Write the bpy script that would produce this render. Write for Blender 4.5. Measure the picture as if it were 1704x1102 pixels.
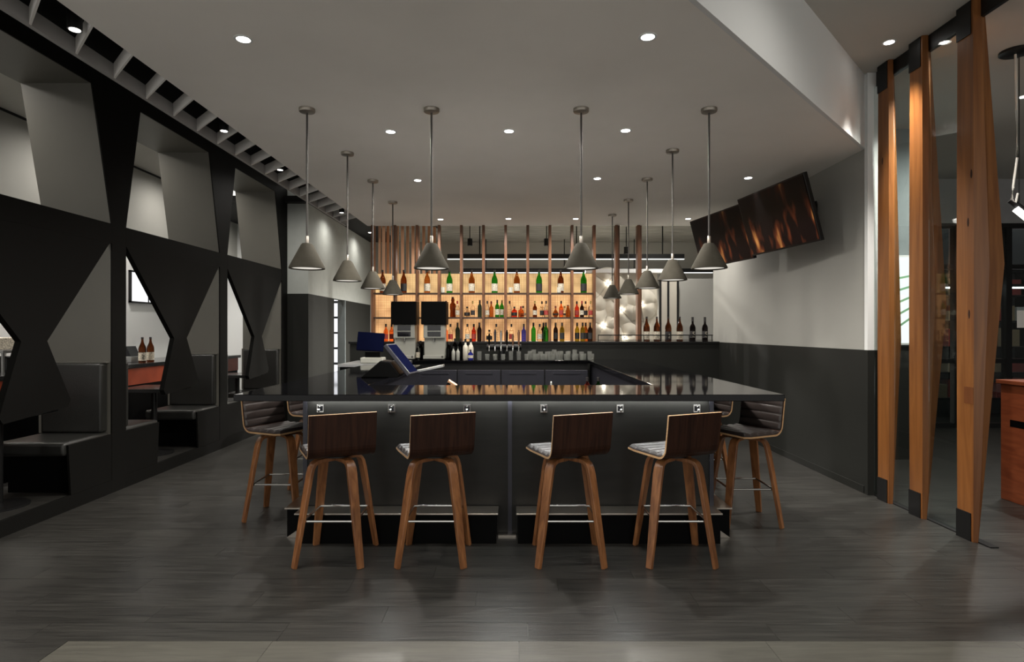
import bpy, math, random
from math import sin, cos, pi, radians as R, sqrt
from mathutils import Vector, Matrix

random.seed(7)
S = bpy.context.scene
for o in list(bpy.data.objects):
    bpy.data.objects.remove(o)
C = S.collection

# ------------------------------------------------------------------ camera, world, exposure
cam_d = bpy.data.cameras.new('camera'); cam_d.sensor_width = 36; cam_d.lens = 36 * 984 / 1704
cam_d.clip_start = 0.05
cam = bpy.data.objects.new('camera', cam_d); C.objects.link(cam)
cam.location = (0, 0, 1.5); cam.rotation_euler = (R(90), 0, 0)
S.camera = cam
S.view_settings.view_transform = 'Standard'; S.view_settings.look = 'None'
S.view_settings.exposure = 0.58; S.view_settings.gamma = 1.0; S.view_settings.use_curve_mapping = False
W = bpy.data.worlds.new('world'); S.world = W; W.use_nodes = True
W.node_tree.nodes['Background'].inputs[0].default_value = (1.0, 0.97, 0.91, 1)
W.node_tree.nodes['Background'].inputs[1].default_value = 0.75

DOWN_W = 170.0      # ceiling downlights
PEND_W = 6.0       # pendants
TRACK_W = 110.0     # black track spots in the slot

# ------------------------------------------------------------------ materials
MATS = {}
def _new(name):
    m = bpy.data.materials.new(name); m.use_nodes = True
    return m, m.node_tree, m.node_tree.nodes['Principled BSDF']

def mat(name, col, rough=0.5, metal=0.0, var=0.0, scale=8.0, bump=0.0, bscale=None, spec=0.5, stretch=(1, 1, 1), coat=0.0):
    m, t, b = _new(name)
    b.inputs['Base Color'].default_value = (*col, 1)
    b.inputs['Roughness'].default_value = rough; b.inputs['Metallic'].default_value = metal
    b.inputs['Specular IOR Level'].default_value = spec
    b.inputs['Coat Weight'].default_value = coat
    if var > 0 or bump > 0:
        tc = t.nodes.new('ShaderNodeTexCoord'); mp = t.nodes.new('ShaderNodeMapping')
        mp.inputs['Scale'].default_value = stretch
        t.links.new(tc.outputs['Object'], mp.inputs[0])
        n = t.nodes.new('ShaderNodeTexNoise'); n.inputs['Scale'].default_value = scale; n.inputs['Detail'].default_value = 5
        t.links.new(mp.outputs[0], n.inputs['Vector'])
        if var > 0:
            r = t.nodes.new('ShaderNodeValToRGB')
            r.color_ramp.elements[0].position = 0.3; r.color_ramp.elements[1].position = 0.7
            r.color_ramp.elements[0].color = (*[c * (1 - var) for c in col], 1)
            r.color_ramp.elements[1].color = (*[min(1, c * (1 + var)) for c in col], 1)
            t.links.new(n.outputs['Fac'], r.inputs[0]); t.links.new(r.outputs[0], b.inputs['Base Color'])
        if bump > 0:
            n2 = n
            if bscale:
                n2 = t.nodes.new('ShaderNodeTexNoise'); n2.inputs['Scale'].default_value = bscale
                t.links.new(mp.outputs[0], n2.inputs['Vector'])
            bp = t.nodes.new('ShaderNodeBump'); bp.inputs['Strength'].default_value = bump; bp.inputs['Distance'].default_value = 0.01
            t.links.new(n2.outputs['Fac'], bp.inputs['Height']); t.links.new(bp.outputs[0], b.inputs['Normal'])
    MATS[name] = m
    return m

def wood(name, c1, c2, stretch, scale=3.0, rough=0.4, rand=True, spec=0.5, bump=0.08, tint=0.25):
    m, t, b = _new(name)
    tc = t.nodes.new('ShaderNodeTexCoord'); mp = t.nodes.new('ShaderNodeMapping')
    mp.inputs['Scale'].default_value = stretch
    oi = t.nodes.new('ShaderNodeObjectInfo')
    mul = t.nodes.new('ShaderNodeMath'); mul.operation = 'MULTIPLY'; mul.inputs[1].default_value = 37.0
    t.links.new(oi.outputs['Random'], mul.inputs[0])
    add = t.nodes.new('ShaderNodeVectorMath'); add.operation = 'ADD'
    t.links.new(tc.outputs['Object'], add.inputs[0])
    if rand:
        t.links.new(mul.outputs[0], add.inputs[1])
    t.links.new(add.outputs[0], mp.inputs[0])
    n = t.nodes.new('ShaderNodeTexNoise'); n.inputs['Scale'].default_value = scale
    n.inputs['Detail'].default_value = 6; n.inputs['Distortion'].default_value = 1.2
    t.links.new(mp.outputs[0], n.inputs['Vector'])
    r = t.nodes.new('ShaderNodeValToRGB')
    r.color_ramp.elements[0].position = 0.33; r.color_ramp.elements[1].position = 0.68
    r.color_ramp.elements[0].color = (*c1, 1); r.color_ramp.elements[1].color = (*c2, 1)
    t.links.new(n.outputs['Fac'], r.inputs[0])
    hsv = t.nodes.new('ShaderNodeHueSaturation')
    mr = t.nodes.new('ShaderNodeMapRange'); mr.inputs['To Min'].default_value = 1 - tint; mr.inputs['To Max'].default_value = 1 + tint
    t.links.new(oi.outputs['Random'], mr.inputs['Value'])
    if rand:
        t.links.new(mr.outputs[0], hsv.inputs['Value'])
    t.links.new(r.outputs[0], hsv.inputs['Color']); t.links.new(hsv.outputs[0], b.inputs['Base Color'])
    b.inputs['Roughness'].default_value = rough; b.inputs['Specular IOR Level'].default_value = spec
    bp = t.nodes.new('ShaderNodeBump'); bp.inputs['Strength'].default_value = bump; bp.inputs['Distance'].default_value = 0.01
    t.links.new(n.outputs['Fac'], bp.inputs['Height']); t.links.new(bp.outputs[0], b.inputs['Normal'])
    MATS[name] = m
    return m

def emit(name, col, strength):
    m = bpy.data.materials.new(name); m.use_nodes = True; t = m.node_tree
    t.nodes.clear()
    e = t.nodes.new('ShaderNodeEmission'); o = t.nodes.new('ShaderNodeOutputMaterial')
    e.inputs[0].default_value = (*col, 1); e.inputs[1].default_value = strength
    t.links.new(e.outputs[0], o.inputs[0]); MATS[name] = m
    return m

def glass(name, col, rough=0.05, ior=1.2):
    m, t, b = _new(name)
    b.inputs['Base Color'].default_value = (*col, 1); b.inputs['Roughness'].default_value = rough
    b.inputs['Transmission Weight'].default_value = 1.0; b.inputs['IOR'].default_value = ior
    MATS[name] = m
    return m

def pane(name, tint=(0.9, 0.95, 0.93), gloss=0.06):
    m = bpy.data.materials.new(name); m.use_nodes = True; t = m.node_tree; t.nodes.clear()
    tr = t.nodes.new('ShaderNodeBsdfTransparent'); tr.inputs[0].default_value = (*tint, 1)
    gl = t.nodes.new('ShaderNodeBsdfGlossy'); gl.inputs['Roughness'].default_value = 0.02
    mx = t.nodes.new('ShaderNodeMixShader'); mx.inputs[0].default_value = gloss
    o = t.nodes.new('ShaderNodeOutputMaterial')
    t.links.new(tr.outputs[0], mx.inputs[1]); t.links.new(gl.outputs[0], mx.inputs[2]); t.links.new(mx.outputs[0], o.inputs[0])
    MATS[name] = m
    return m

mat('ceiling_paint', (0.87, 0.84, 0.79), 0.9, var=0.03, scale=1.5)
mat('high_ceiling_tone', (0.50, 0.49, 0.45), 0.9, var=0.03, scale=1.5)  # darker tone than the lowered ceiling
mat('wall_paint', (0.32, 0.316, 0.29), 0.85, var=0.03, scale=2)
mat('white_paint', (0.74, 0.75, 0.74), 0.7)
mat('wainscot_paint', (0.0125, 0.013, 0.011), 0.6, spec=0.25, var=0.06, scale=2)
mat('pale_green_paint', (0.40, 0.42, 0.395), 0.8, var=0.04)
mat('blue_grey_paint', (0.19, 0.22, 0.225), 0.8, var=0.04)
mat('back_grey_paint', (0.30, 0.30, 0.30), 0.85, var=0.05)
mat('dark_ceiling', (0.27, 0.26, 0.23), 0.9, var=0.45, scale=5, stretch=(0.4, 4, 1))
mat('black_paint', (0.006, 0.006, 0.006), 0.8)
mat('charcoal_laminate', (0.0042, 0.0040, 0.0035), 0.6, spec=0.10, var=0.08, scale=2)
mat('booth_grey', (0.115, 0.11, 0.094), 0.45, var=0.05, scale=2)  # lighter grey than the charcoal front of the screen
mat('fin_paint', (0.80, 0.78, 0.75), 0.7)
mat('slot_paint', (0.36, 0.35, 0.34), 0.8)
mat('black_leather', (0.013, 0.013, 0.0115), 0.36, var=0.15, scale=6, bump=0.12, bscale=120)
mat('stool_leather', (0.028, 0.021, 0.019), 0.42, var=0.12, scale=9, bump=0.03, bscale=120)
mat('bar_stone', (0.0025, 0.0025, 0.003), 0.055, spec=0.18)
mat('table_stone', (0.03, 0.03, 0.03), 0.12)
mat('panel_steel', (0.018, 0.0175, 0.016), 0.36, metal=0.2, spec=0.25, var=0.12, scale=3, stretch=(1, 1, 6))
mat('black_metal', (0.006, 0.006, 0.006), 0.4, metal=0.2, spec=0.4)
mat('kick_black', (0.0014, 0.0014, 0.0014), 0.45, spec=0.07)
mat('rail_steel', (0.55, 0.50, 0.44), 0.28, metal=1.0)
mat('chrome', (0.75, 0.75, 0.74), 0.14, metal=1.0)
mat('steel', (0.42, 0.42, 0.42), 0.3, metal=0.9)
mat('cabinet_steel', (0.035, 0.035, 0.045), 0.35, metal=0.4, var=0.1)
mat('concrete_shade', (0.044, 0.040, 0.031), 0.9, spec=0.1, var=0.08, scale=20, bump=0.15)
mat('canopy_metal', (0.33, 0.30, 0.26), 0.4, metal=0.8)
mat('stem_metal', (0.07, 0.065, 0.06), 0.5, metal=0.5)
mat('white_plastic', (0.34, 0.34, 0.30), 0.4)
mat('cream_plastic', (0.62, 0.58, 0.48), 0.45)
mat('dark_glass', (0.01, 0.01, 0.012), 0.1)
mat('screen_navy', (0.003, 0.004, 0.016), 0.7, spec=0.0)
mat('label_white', (0.50, 0.45, 0.36), 0.7, var=0.6, scale=70)
mat('label_black', (0.02, 0.018, 0.018), 0.6, var=0.2, scale=40)
mat('label_red', (0.35, 0.04, 0.03), 0.6)
mat('label_ink', (0.02, 0.02, 0.02), 0.7)
mat('cap_black', (0.012, 0.010, 0.010), 0.4)
mat('cap_red', (0.25, 0.02, 0.02), 0.4)
mat('cap_gold', (0.45, 0.33, 0.12), 0.35, metal=0.7)
mat('red_lacquer', (0.42, 0.075, 0.03), 0.35, var=0.15, scale=4)
mat('paper', (0.75, 0.72, 0.68), 0.7)
mat('box_red', (0.4, 0.06, 0.05), 0.6)
mat('box_tan', (0.36, 0.26, 0.16), 0.6)
mat('box_dark', (0.03, 0.03, 0.035), 0.5)
mat('copper', (0.80, 0.46, 0.28), 0.35, metal=0.75, var=0.2, scale=3, stretch=(3, 3, 0.3))
mat('stripe_green', (0.25, 0.5, 0.3), 0.6)
mat('shelf_brown', (0.035, 0.014, 0.006), 0.45)
mat('relief_plaster', (0.50, 0.47, 0.40), 0.7)
mat('cable_white', (0.55, 0.54, 0.5), 0.5)
wood('floor_dark', (0.011, 0.0105, 0.0095), (0.032, 0.0305, 0.027), (1.0, 22, 1), 2.6, 0.33, tint=0.10, bump=0.14)
wood('floor_light', (0.052, 0.049, 0.040), (0.078, 0.074, 0.060), (1.5, 16, 1), 2.4, 0.42, tint=0.12, bump=0.08)
wood('stool_wood', (0.135, 0.050, 0.018), (0.27, 0.115, 0.042), (12, 12, 1.2), 2.2, 0.36, tint=0.1)
wood('stool_veneer', (0.016, 0.006, 0.0035), (0.036, 0.014, 0.0075), (14, 2, 1.0), 2.2, 0.45, tint=0.1, spec=0.2)
wood('ply_edge', (0.36, 0.21, 0.10), (0.50, 0.32, 0.17), (3, 3, 30), 4, 0.5)
wood('column_wood', (0.135, 0.045, 0.0095), (0.23, 0.088, 0.022), (9, 9, 0.6), 1.5, 0.38, tint=0.08)
wood('column_wood_red', (0.10, 0.030, 0.008), (0.16, 0.055, 0.016), (9, 9, 0.6), 1.5, 0.38, tint=0.08)
wood('slat_wood', (0.085, 0.032, 0.012), (0.20, 0.085, 0.038), (16, 16, 0.8), 2, 0.45, tint=0.25)
wood('cherry_wood', (0.13, 0.028, 0.010), (0.20, 0.05, 0.018), (1.5, 1.5, 9), 2, 0.35)
glass('glass_green', (0.02, 0.26, 0.025)); glass('glass_brown', (0.13, 0.034, 0.009)); glass('glass_amber', (0.40, 0.14, 0.035))
glass('glass_clear', (0.92, 0.92, 0.88), 0.03, 1.3); glass('glass_red', (0.55, 0.05, 0.03)); glass('glass_olive', (0.22, 0.20, 0.02))
glass('glass_blue', (0.06, 0.08, 0.75)); glass('glass_orange', (0.85, 0.22, 0.06)); glass('glass_dark', (0.02, 0.012, 0.012))
glass('glass_teal', (0.04, 0.09, 0.11)); mat('tumbler_glass', (0.72, 0.73, 0.69), 0.04); MATS['tumbler_glass'].node_tree.nodes['Principled BSDF'].inputs['Transmission Weight'].default_value = 0.88
pane('partition_glass', (0.86, 0.90, 0.89), 0.05); pane('window_glass', (0.75, 0.8, 0.8), 0.08)
emit('downlight_glow', (1.0, 0.97, 0.92), 14.0)
emit('pendant_glow', (1.0, 0.94, 0.84), 0.55)
emit('track_glow', (1.0, 0.96, 0.9), 3.0)
emit('led_white', (0.97, 1.0, 1.0), 1.15)
emit('led_under_bar', (0.97, 1.0, 0.98), 34.0)
emit('tube_glow', (1.0, 0.98, 0.95), 4.0)
emit('lightbox_glow', (0.95, 0.96, 1.0), 1.0)
emit('window_glow', (0.95, 1.0, 0.96), 1.0)
emit('relief_lamp_glow', (1.0, 0.93, 0.8), 6.0)

def backlit(nm, ca, cb):
    m = bpy.data.materials.new(nm); m.use_nodes = True; t = m.node_tree; t.nodes.clear()
    tc = t.nodes.new('ShaderNodeTexCoord'); sx = t.nodes.new('ShaderNodeSeparateXYZ')
    t.links.new(tc.outputs['Object'], sx.inputs[0])
    def grid(sock, freq, width):
        a = t.nodes.new('ShaderNodeMath'); a.operation = 'MULTIPLY'; a.inputs[1].default_value = freq
        t.links.new(sock, a.inputs[0])
        f = t.nodes.new('ShaderNodeMath'); f.operation = 'FRACT'; t.links.new(a.outputs[0], f.inputs[0])
        g = t.nodes.new('ShaderNodeMath'); g.operation = 'GREATER_THAN'; g.inputs[1].default_value = width
        t.links.new(f.outputs[0], g.inputs[0])
        return g.outputs[0]
    gx = grid(sx.outputs['X'], 40.0, 0.32); gz = grid(sx.outputs['Z'], 40.0, 0.20)
    mul = t.nodes.new('ShaderNodeMath'); mul.operation = 'MULTIPLY'; t.links.new(gx, mul.inputs[0]); t.links.new(gz, mul.inputs[1])
    nz = t.nodes.new('ShaderNodeTexNoise'); nz.inputs['Scale'].default_value = 4.5; nz.inputs['Detail'].default_value = 1
    t.links.new(tc.outputs['Object'], nz.inputs['Vector'])
    mr = t.nodes.new('ShaderNodeMapRange'); mr.inputs['From Min'].default_value = 0.3; mr.inputs['From Max'].default_value = 0.7
    mr.inputs['To Min'].default_value = 0.45; mr.inputs['To Max'].default_value = 1.05
    t.links.new(nz.outputs['Fac'], mr.inputs['Value'])
    mx = t.nodes.new('ShaderNodeMix'); mx.data_type = 'RGBA'
    t.links.new(mul.outputs[0], mx.inputs[0])
    mx.inputs[6].default_value = (*ca, 1); mx.inputs[7].default_value = (*cb, 1)
    e = t.nodes.new('ShaderNodeEmission'); o = t.nodes.new('ShaderNodeOutputMaterial')
    t.links.new(mx.outputs[2], e.inputs[0]); t.links.new(mr.outputs[0], e.inputs[1]); t.links.new(e.outputs[0], o.inputs[0])
    MATS[nm] = m
backlit('backlit_mesh', (0.50, 0.28, 0.11), (0.98, 0.64, 0.30))
backlit('backlit_mesh_warm', (0.45, 0.20, 0.075), (1.0, 0.56, 0.25))

def tv_picture():
    m, t, b = _new('tv_picture')
    tc = t.nodes.new('ShaderNodeTexCoord'); mp = t.nodes.new('ShaderNodeMapping')
    mp.inputs['Scale'].default_value = (4.2, 1, 1.6); mp.inputs['Rotation'].default_value = (0, R(22), 0)
    t.links.new(tc.outputs['Object'], mp.inputs[0])
    n = t.nodes.new('ShaderNodeTexNoise'); n.inputs['Scale'].default_value = 1.5; n.inputs['Detail'].default_value = 2
    t.links.new(mp.outputs[0], n.inputs['Vector'])
    r = t.nodes.new('ShaderNodeValToRGB'); e = r.color_ramp.elements
    e[0].position = 0.52; e[0].color = (0.004, 0.002, 0.002, 1); e[1].position = 0.80; e[1].color = (0.50, 0.22, 0.06, 1)
    k = e.new(0.63); k.color = (0.07, 0.016, 0.006, 1)
    t.links.new(n.outputs['Fac'], r.inputs[0])
    sx = t.nodes.new('ShaderNodeSeparateXYZ'); t.links.new(tc.outputs['Object'], sx.inputs[0])
    mr = t.nodes.new('ShaderNodeMapRange'); mr.inputs['From Min'].default_value = 0.10; mr.inputs['From Max'].default_value = -0.16
    mr.inputs['To Min'].default_value = 0.10; mr.inputs['To Max'].default_value = 1.0
    t.links.new(sx.outputs['Z'], mr.inputs['Value'])
    b.inputs['Base Color'].default_value = (0.003, 0.0025, 0.0025, 1); b.inputs['Roughness'].default_value = 0.3; b.inputs['Specular IOR Level'].default_value = 0.12
    t.links.new(r.outputs[0], b.inputs['Emission Color']); t.links.new(mr.outputs[0], b.inputs['Emission Strength'])
    mr.clamp = True
    MATS['tv_picture'] = m
tv_picture()

# ------------------------------------------------------------------ mesh helpers
class MB:
    def __init__(s): s.v = []; s.f = []
    def add(s, v, f):
        n = len(s.v); s.v += [tuple(p) for p in v]; s.f += [tuple(i + n for i in q) for q in f]; return s
    def box(s, x0, x1, y0, y1, z0, z1):
        v = [(x, y, z) for z in (z0, z1) for y in (y0, y1) for x in (x0, x1)]
        return s.add(v, [(0, 2, 3, 1), (4, 5, 7, 6), (0, 1, 5, 4), (2, 6, 7, 3), (0, 4, 6, 2), (1, 3, 7, 5)])
    def prism(s, poly, a0, a1, axis='x'):
        """polygon extruded along an axis; poly gives the two other coordinates in order"""
        def P(p, a):
            return {'x': (a, p[0], p[1]), 'y': (p[0], a, p[1]), 'z': (p[0], p[1], a)}[axis]
        n = len(poly)
        v = [P(p, a0) for p in poly] + [P(p, a1) for p in poly]
        f = [tuple(range(n - 1, -1, -1)), tuple(range(n, 2 * n))]
        f += [(i, (i + 1) % n, n + (i + 1) % n, n + i) for i in range(n)]
        return s.add(v, f)
    def lathe(s, prof, seg=16, c=(0, 0, 0), caps=True):
        v = []; f = []
        for r, z in prof:
            for k in range(seg):
                a = 2 * pi * k / seg
                v.append((c[0] + r * cos(a), c[1] + r * sin(a), c[2] + z))
        m = len(prof)
        for i in range(m - 1):
            for k in range(seg):
                k2 = (k + 1) % seg
                f.append((i * seg + k, i * seg + k2, (i + 1) * seg + k2, (i + 1) * seg + k))
        if caps:
            f.append(tuple(range(seg - 1, -1, -1))); f.append(tuple((m - 1) * seg + k for k in range(seg)))
        return s.add(v, f)
    def tube(s, pts, r, seg=8):
        pts = [Vector(p) for p in pts]; v = []; f = []; n = len(pts); up = Vector((0, 0, 1))
        for i, p in enumerate(pts):
            d = (pts[min(i + 1, n - 1)] - pts[max(i - 1, 0)]).normalized()
            a = d.cross(up)
            if a.length < 1e-3: a = d.cross(Vector((1, 0, 0)))
            a.normalize(); b = a.cross(d)
            rr = r[i] if isinstance(r, (list, tuple)) else r
            for k in range(seg):
                t = 2 * pi * k / seg; v.append(p + (a * cos(t) + b * sin(t)) * rr)
        for i in range(n - 1):
            for k in range(seg):
                k2 = (k + 1) % seg
                f.append((i * seg + k, i * seg + k2, (i + 1) * seg + k2, (i + 1) * seg + k))
        f.append(tuple(range(seg - 1, -1, -1))); f.append(tuple((n - 1) * seg + k for k in range(seg)))
        return s.add(v, f)
    def mesh(s, name, m, smooth=False):
        me = bpy.data.meshes.new(name); me.from_pydata(s.v, [], s.f)
        import bmesh
        bm = bmesh.new(); bm.from_mesh(me); bmesh.ops.recalc_face_normals(bm, faces=bm.faces); bm.to_mesh(me); bm.free()
        me.materials.append(MATS[m])
        if smooth:
            me.polygons.foreach_set('use_smooth', [True] * len(me.polygons))
            try: me.set_sharp_from_angle(angle=R(38))
            except Exception: pass
        return me
    def build(s, name, m, parent=None, smooth=False, bevel=0.0, seg=2, loc=None):
        o = bpy.data.objects.new(name, s.mesh(name, m, smooth)); C.objects.link(o)
        if parent: o.parent = parent
        if loc: o.location = loc
        if bevel:
            b = o.modifiers.new('bevel', 'BEVEL'); b.width = bevel; b.segments = seg; b.limit_method = 'ANGLE'
        return o

def box(name, m, d, parent=None, bevel=0.0, seg=2):
    """box object with its origin at its own centre bottom (object-space textures stay local)"""
    x0, x1, y0, y1, z0, z1 = d
    c = ((x0 + x1) / 2, (y0 + y1) / 2, z0)
    return MB().box(x0 - c[0], x1 - c[0], y0 - c[1], y1 - c[1], 0, z1 - z0).build(name, m, parent, bevel=bevel, seg=seg, loc=c)

def tag(o, label=None, cat=None, group=None, kind=None):
    if label: o['label'] = label
    if cat: o['category'] = cat
    if group: o['group'] = group
    if kind: o['kind'] = kind
    return o
def struct(o, label=None):
    o['kind'] = 'structure'
    if label: o['label'] = label
    return o
def empty(name, loc, label, cat, rz=0, group=None):
    o = bpy.data.objects.new(name, None); C.objects.link(o); o.location = loc; o.rotation_euler = (0, 0, rz)
    o.empty_display_size = 0.1
    return tag(o, label, cat, group)
def share(name, me, parent=None, loc=(0, 0, 0), rot=(0, 0, 0), scale=(1, 1, 1)):
    o = bpy.data.objects.new(name, me); C.objects.link(o)
    if parent: o.parent = parent
    o.location = loc; o.rotation_euler = rot; o.scale = scale
    return o
def copy_tree(o, parent=None):
    c = o.copy(); C.objects.link(c)
    if parent: c.parent = parent
    for ch in list(o.children): copy_tree(ch, c)
    return c
def lamp(kind, parent, loc, power, col=(1, 0.95, 0.88), rot=(0, 0, 0), size=0.03, angle=80, blend=0.5):
    l = bpy.data.lights.new('lamp_light', kind); l.energy = power; l.color = col
    if kind == 'SPOT':
        l.spot_size = R(angle); l.spot_blend = blend
    if kind != 'SUN': l.shadow_soft_size = size
    o = bpy.data.objects.new('lamp_light', l); C.objects.link(o); o.parent = parent; o.location = loc; o.rotation_euler = rot
    return o
ORD = ['first', 'second', 'third', 'fourth', 'fifth', 'sixth', 'seventh', 'eighth', 'ninth', 'tenth', 'eleventh', 'twelfth',
       'thirteenth', 'fourteenth', 'fifteenth', 'sixteenth', 'seventeenth', 'eighteenth', 'nineteenth', 'twentieth',
       'twenty-first', 'twenty-second', 'twenty-third', 'twenty-fourth', 'twenty-fifth', 'twenty-sixth', 'twenty-seventh', 'twenty-eighth', 'twenty-ninth', 'thirtieth']

HC = 3.184     # dropped ceiling
HH = 3.86      # high ceiling
XR = 3.26      # right wall
XS = -3.70     # face of the booth screen
YB = 9.48      # back of the bar

# ------------------------------------------------------------------ floor
fl = MB()
fl.box(-9, 12, -3.2, 16, -0.12, -0.006)
PX0, PX1, PY0, PY1 = -3.70, 4.60, 2.86, 5.74
fl.box(-9, PX0, -3.2, 16, -0.006, 0); fl.box(PX1, 12, -3.2, 16, -0.006, 0); fl.box(PX0, PX1, PY1, 16, -0.006, 0)
LXL = -2.15
fl.box(PX0, LXL, -3.2, PY0, -0.006, 0)
floor = struct(fl.build('floor', 'floor_dark'))
lf = MB(); lf.box(LXL + 0.004, PX1, -3.2, PY0 - 0.18 * 3, -0.006, 0); lo = lf.build('light_planking', 'floor_light', floor)
def plank_mesh(l, m):
    return MB().prism([(-0.0, 0), (l - 0.0016, 0), (l - 0.0016, 0.1785), (0, 0.1785)], -0.006, 0.0, 'z').mesh('plank', m)
pm = {}
def plank(x0, x1, y, m):
    k = (round(x1 - x0, 3), m)
    if k not in pm: pm[k] = plank_mesh(x1 - x0, m)
    share('plank', pm[k], floor, (x0, y, 0))
for r in range(16):
    y = PY0 + 0.18 * r; x = PX0; off = (r * 0.47) % 1.22
    first = True
    while x < PX1 - 0.01:
        e = min(PX1, x + (off + 0.12 if first else 1.22)); first = False
        plank(round(x, 3), round(e, 3), y, 'floor_dark'); x = e
for r in range(3):
    y = PY0 - 0.18 * (r + 1); x = LXL + 0.004; off = [0.99, 0.4, 0.75][r]; first = True
    while x < PX1 - 0.01:
        e = min(PX1, x + (off if first else 1.19)); first = False
        plank(round(x, 3), round(e, 3), y, 'floor_light'); x = e

# ------------------------------------------------------------------ ceilings
CX0, CX1 = -2.316, -2.65       # slot in the dropped ceiling
ce = MB()
ce.prism([(CX0, YB), (XR, YB), (XR, 5.50), (0.895, 3.007), (-2.0, -0.04), (CX0, -0.04)], HC, HC + 0.05, 'z')
ceiling = struct(ce.build('ceiling', 'ceiling_paint'))
# 45 degree fascia closing the dropped ceiling up to the high ceiling
fa = MB()
for a, b in (((XR, 5.50), (0.895, 3.007)), ((0.895, 3.007), (-2.0, -0.04)), ((-2.0, -0.04), (CX0, -0.04))):
    d = Vector((b[0] - a[0], b[1] - a[1])).normalized(); n = Vector((d.y, -d.x)) * 0.03
    fa.prism([a, b, (b[0] - n.x, b[1] - n.y), (a[0] - n.x, a[1] - n.y)], HC, HH, 'z')
fa.build('ceiling_fascia', 'white_paint', ceiling)
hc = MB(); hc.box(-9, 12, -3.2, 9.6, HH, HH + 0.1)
upper = struct(hc.build('ceiling', 'high_ceiling_tone'))
# slot box along the booths
sl = MB(); sl.box(CX1 - 0.03, CX1, -0.04, YB, HC, HC + 0.095)
slotw = sl.build('slot_edge', 'slot_paint', ceiling)
sb = MB(); sb.box(CX1 - 0.03, CX1, -0.04, YB, HC + 0.0952, HC + 0.55); sb.box(CX1, CX0, -0.04, YB, HC + 0.52, HC + 0.55); sb.box(CX0, CX0 + 0.03, -0.04, YB, HC + 0.052, HC + 0.55)
sb.build('slot_liner', 'black_paint', ceiling)
MB().box(-2.49, -2.475, 0, YB - 0.1, HC + 0.19, HC + 0.205).build('track_rail', 'steel', ceiling)
fm = MB(); L = CX0 - CX1
fm.prism([(0, 0), (-L, L), (-L, L + 0.017), (0, 0.017)], 0.001, 0.10, 'z')
fmesh = fm.mesh('baffle_fin', 'fin_paint')
y = 3.255 - 0.345 * 8
while y < YB - 0.4:
    share('baffle_fin', fmesh, ceiling, (CX0, y, HC)); y += 0.345

# ------------------------------------------------------------------ right wall
wr = struct(box('wall_right', 'wall_paint', (XR, XR + 0.12, 5.45, YB + 0.1, 1.325, HH)))
wn = MB().box(XR - 0.006, XR + 0.12, 5.45, YB + 0.1, 0, 1.325).build('wainscot', 'wainscot_paint')
wn.parent = wr; wn.matrix_parent_inverse = Matrix.Translation(wr.location).inverted()
t1 = struct(box('trim_1', 'white_paint', (XR - 0.012, XR + 0.125, 5.40, 5.45, 1.325, HH)))
t2 = struct(box('trim_2', 'wainscot_paint', (XR - 0.012, XR + 0.125, 5.40, 5.45, 0, 1.325)))
bb = struct(box('baseboard_right', 'wainscot_paint', (XR - 0.014, XR - 0.006, 5.46, YB, 0, 0.07)))

# right hand room behind the columns
ws = struct(box('wall_side', 'blue_grey_paint', (XR + 0.12, 4.75, 6.9, 7.02, 1.325, HH)))
wsw = box('wainscot', 'wainscot_paint', (XR + 0.12, 4.75, 6.895, 7.02, 0, 1.325), None); wsw.parent = ws; wsw.matrix_parent_inverse = Matrix.Translation(ws.location).inverted()
win = empty('window_1', (4.56, 6.9, 1.36), 'narrow bright window in the pale wall seen between the wood columns', 'window'); del win['category']; win['kind'] = 'structure'
MB().box(-0.11, 0.11, -0.02, -0.001, 0.0, 1.0).build('pane', 'window_glow', win)
for k in range(5):
    MB().box(-0.09, 0.06, -0.0215, -0.0205, -0.012, 0.012).build('frosted_stripe', 'stripe_green', win, loc=(0.02, 0, 0.25 + 0.13 * k)).rotation_euler = (0, R(-35 + 6 * k), 0)
fr = MB()
for a in ((-0.13, -0.11, 0, 1.0), (0.11, 0.13, 0, 1.0), (-0.13, 0.13, -0.02, 0), (-0.13, 0.13, 1.0, 1.02)): fr.box(a[0], a[1], -0.03, -0.001, a[2], a[3])
fr.build('window_frame', 'white_paint', win)
struct(box('wall_far_right', 'box_dark', (4.75, 12, 12.0, 12.1, 0, HH)))
struct(box('wall_outer_right', 'back_grey_paint', (11.9, 12, -3.2, 12.0, 0, HH)))

# ------------------------------------------------------------------ left wall with its doorway, end of the passage
WLX = -3.36
wl = MB()
wl.box(-3.9, WLX, 9.75, 11.1, 2.115, HH); wl.box(-3.5, WLX, 11.1, 11.9, 2.115, HH); wl.box(-3.5, WLX, 11.9, 16, 2.115, HH)
wall_l = struct(wl.build('wall_left', 'pale_green_paint'))
wd = MB(); wd.box(-3.9, WLX + 0.005, 9.745, 11.1, 0, 2.115); wd.box(-3.5, WLX + 0.005, 11.9, 16, 0, 2.115)
wd.build('wainscot', 'wainscot_paint', wall_l)
dj = empty('door_1', (WLX, 11.5, 0), 'open doorway in the dark wainscot', 'doorway'); del dj['category']; dj['kind'] = 'structure'
MB().box(-0.14, 0.012, 0.36, 0.399, 0, 2.11).build('jamb', 'blue_grey_paint', dj)
MB().box(-0.14, 0.012, -0.399, -0.37, 0, 2.11).build('jamb', 'wainscot_paint', dj)
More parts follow.
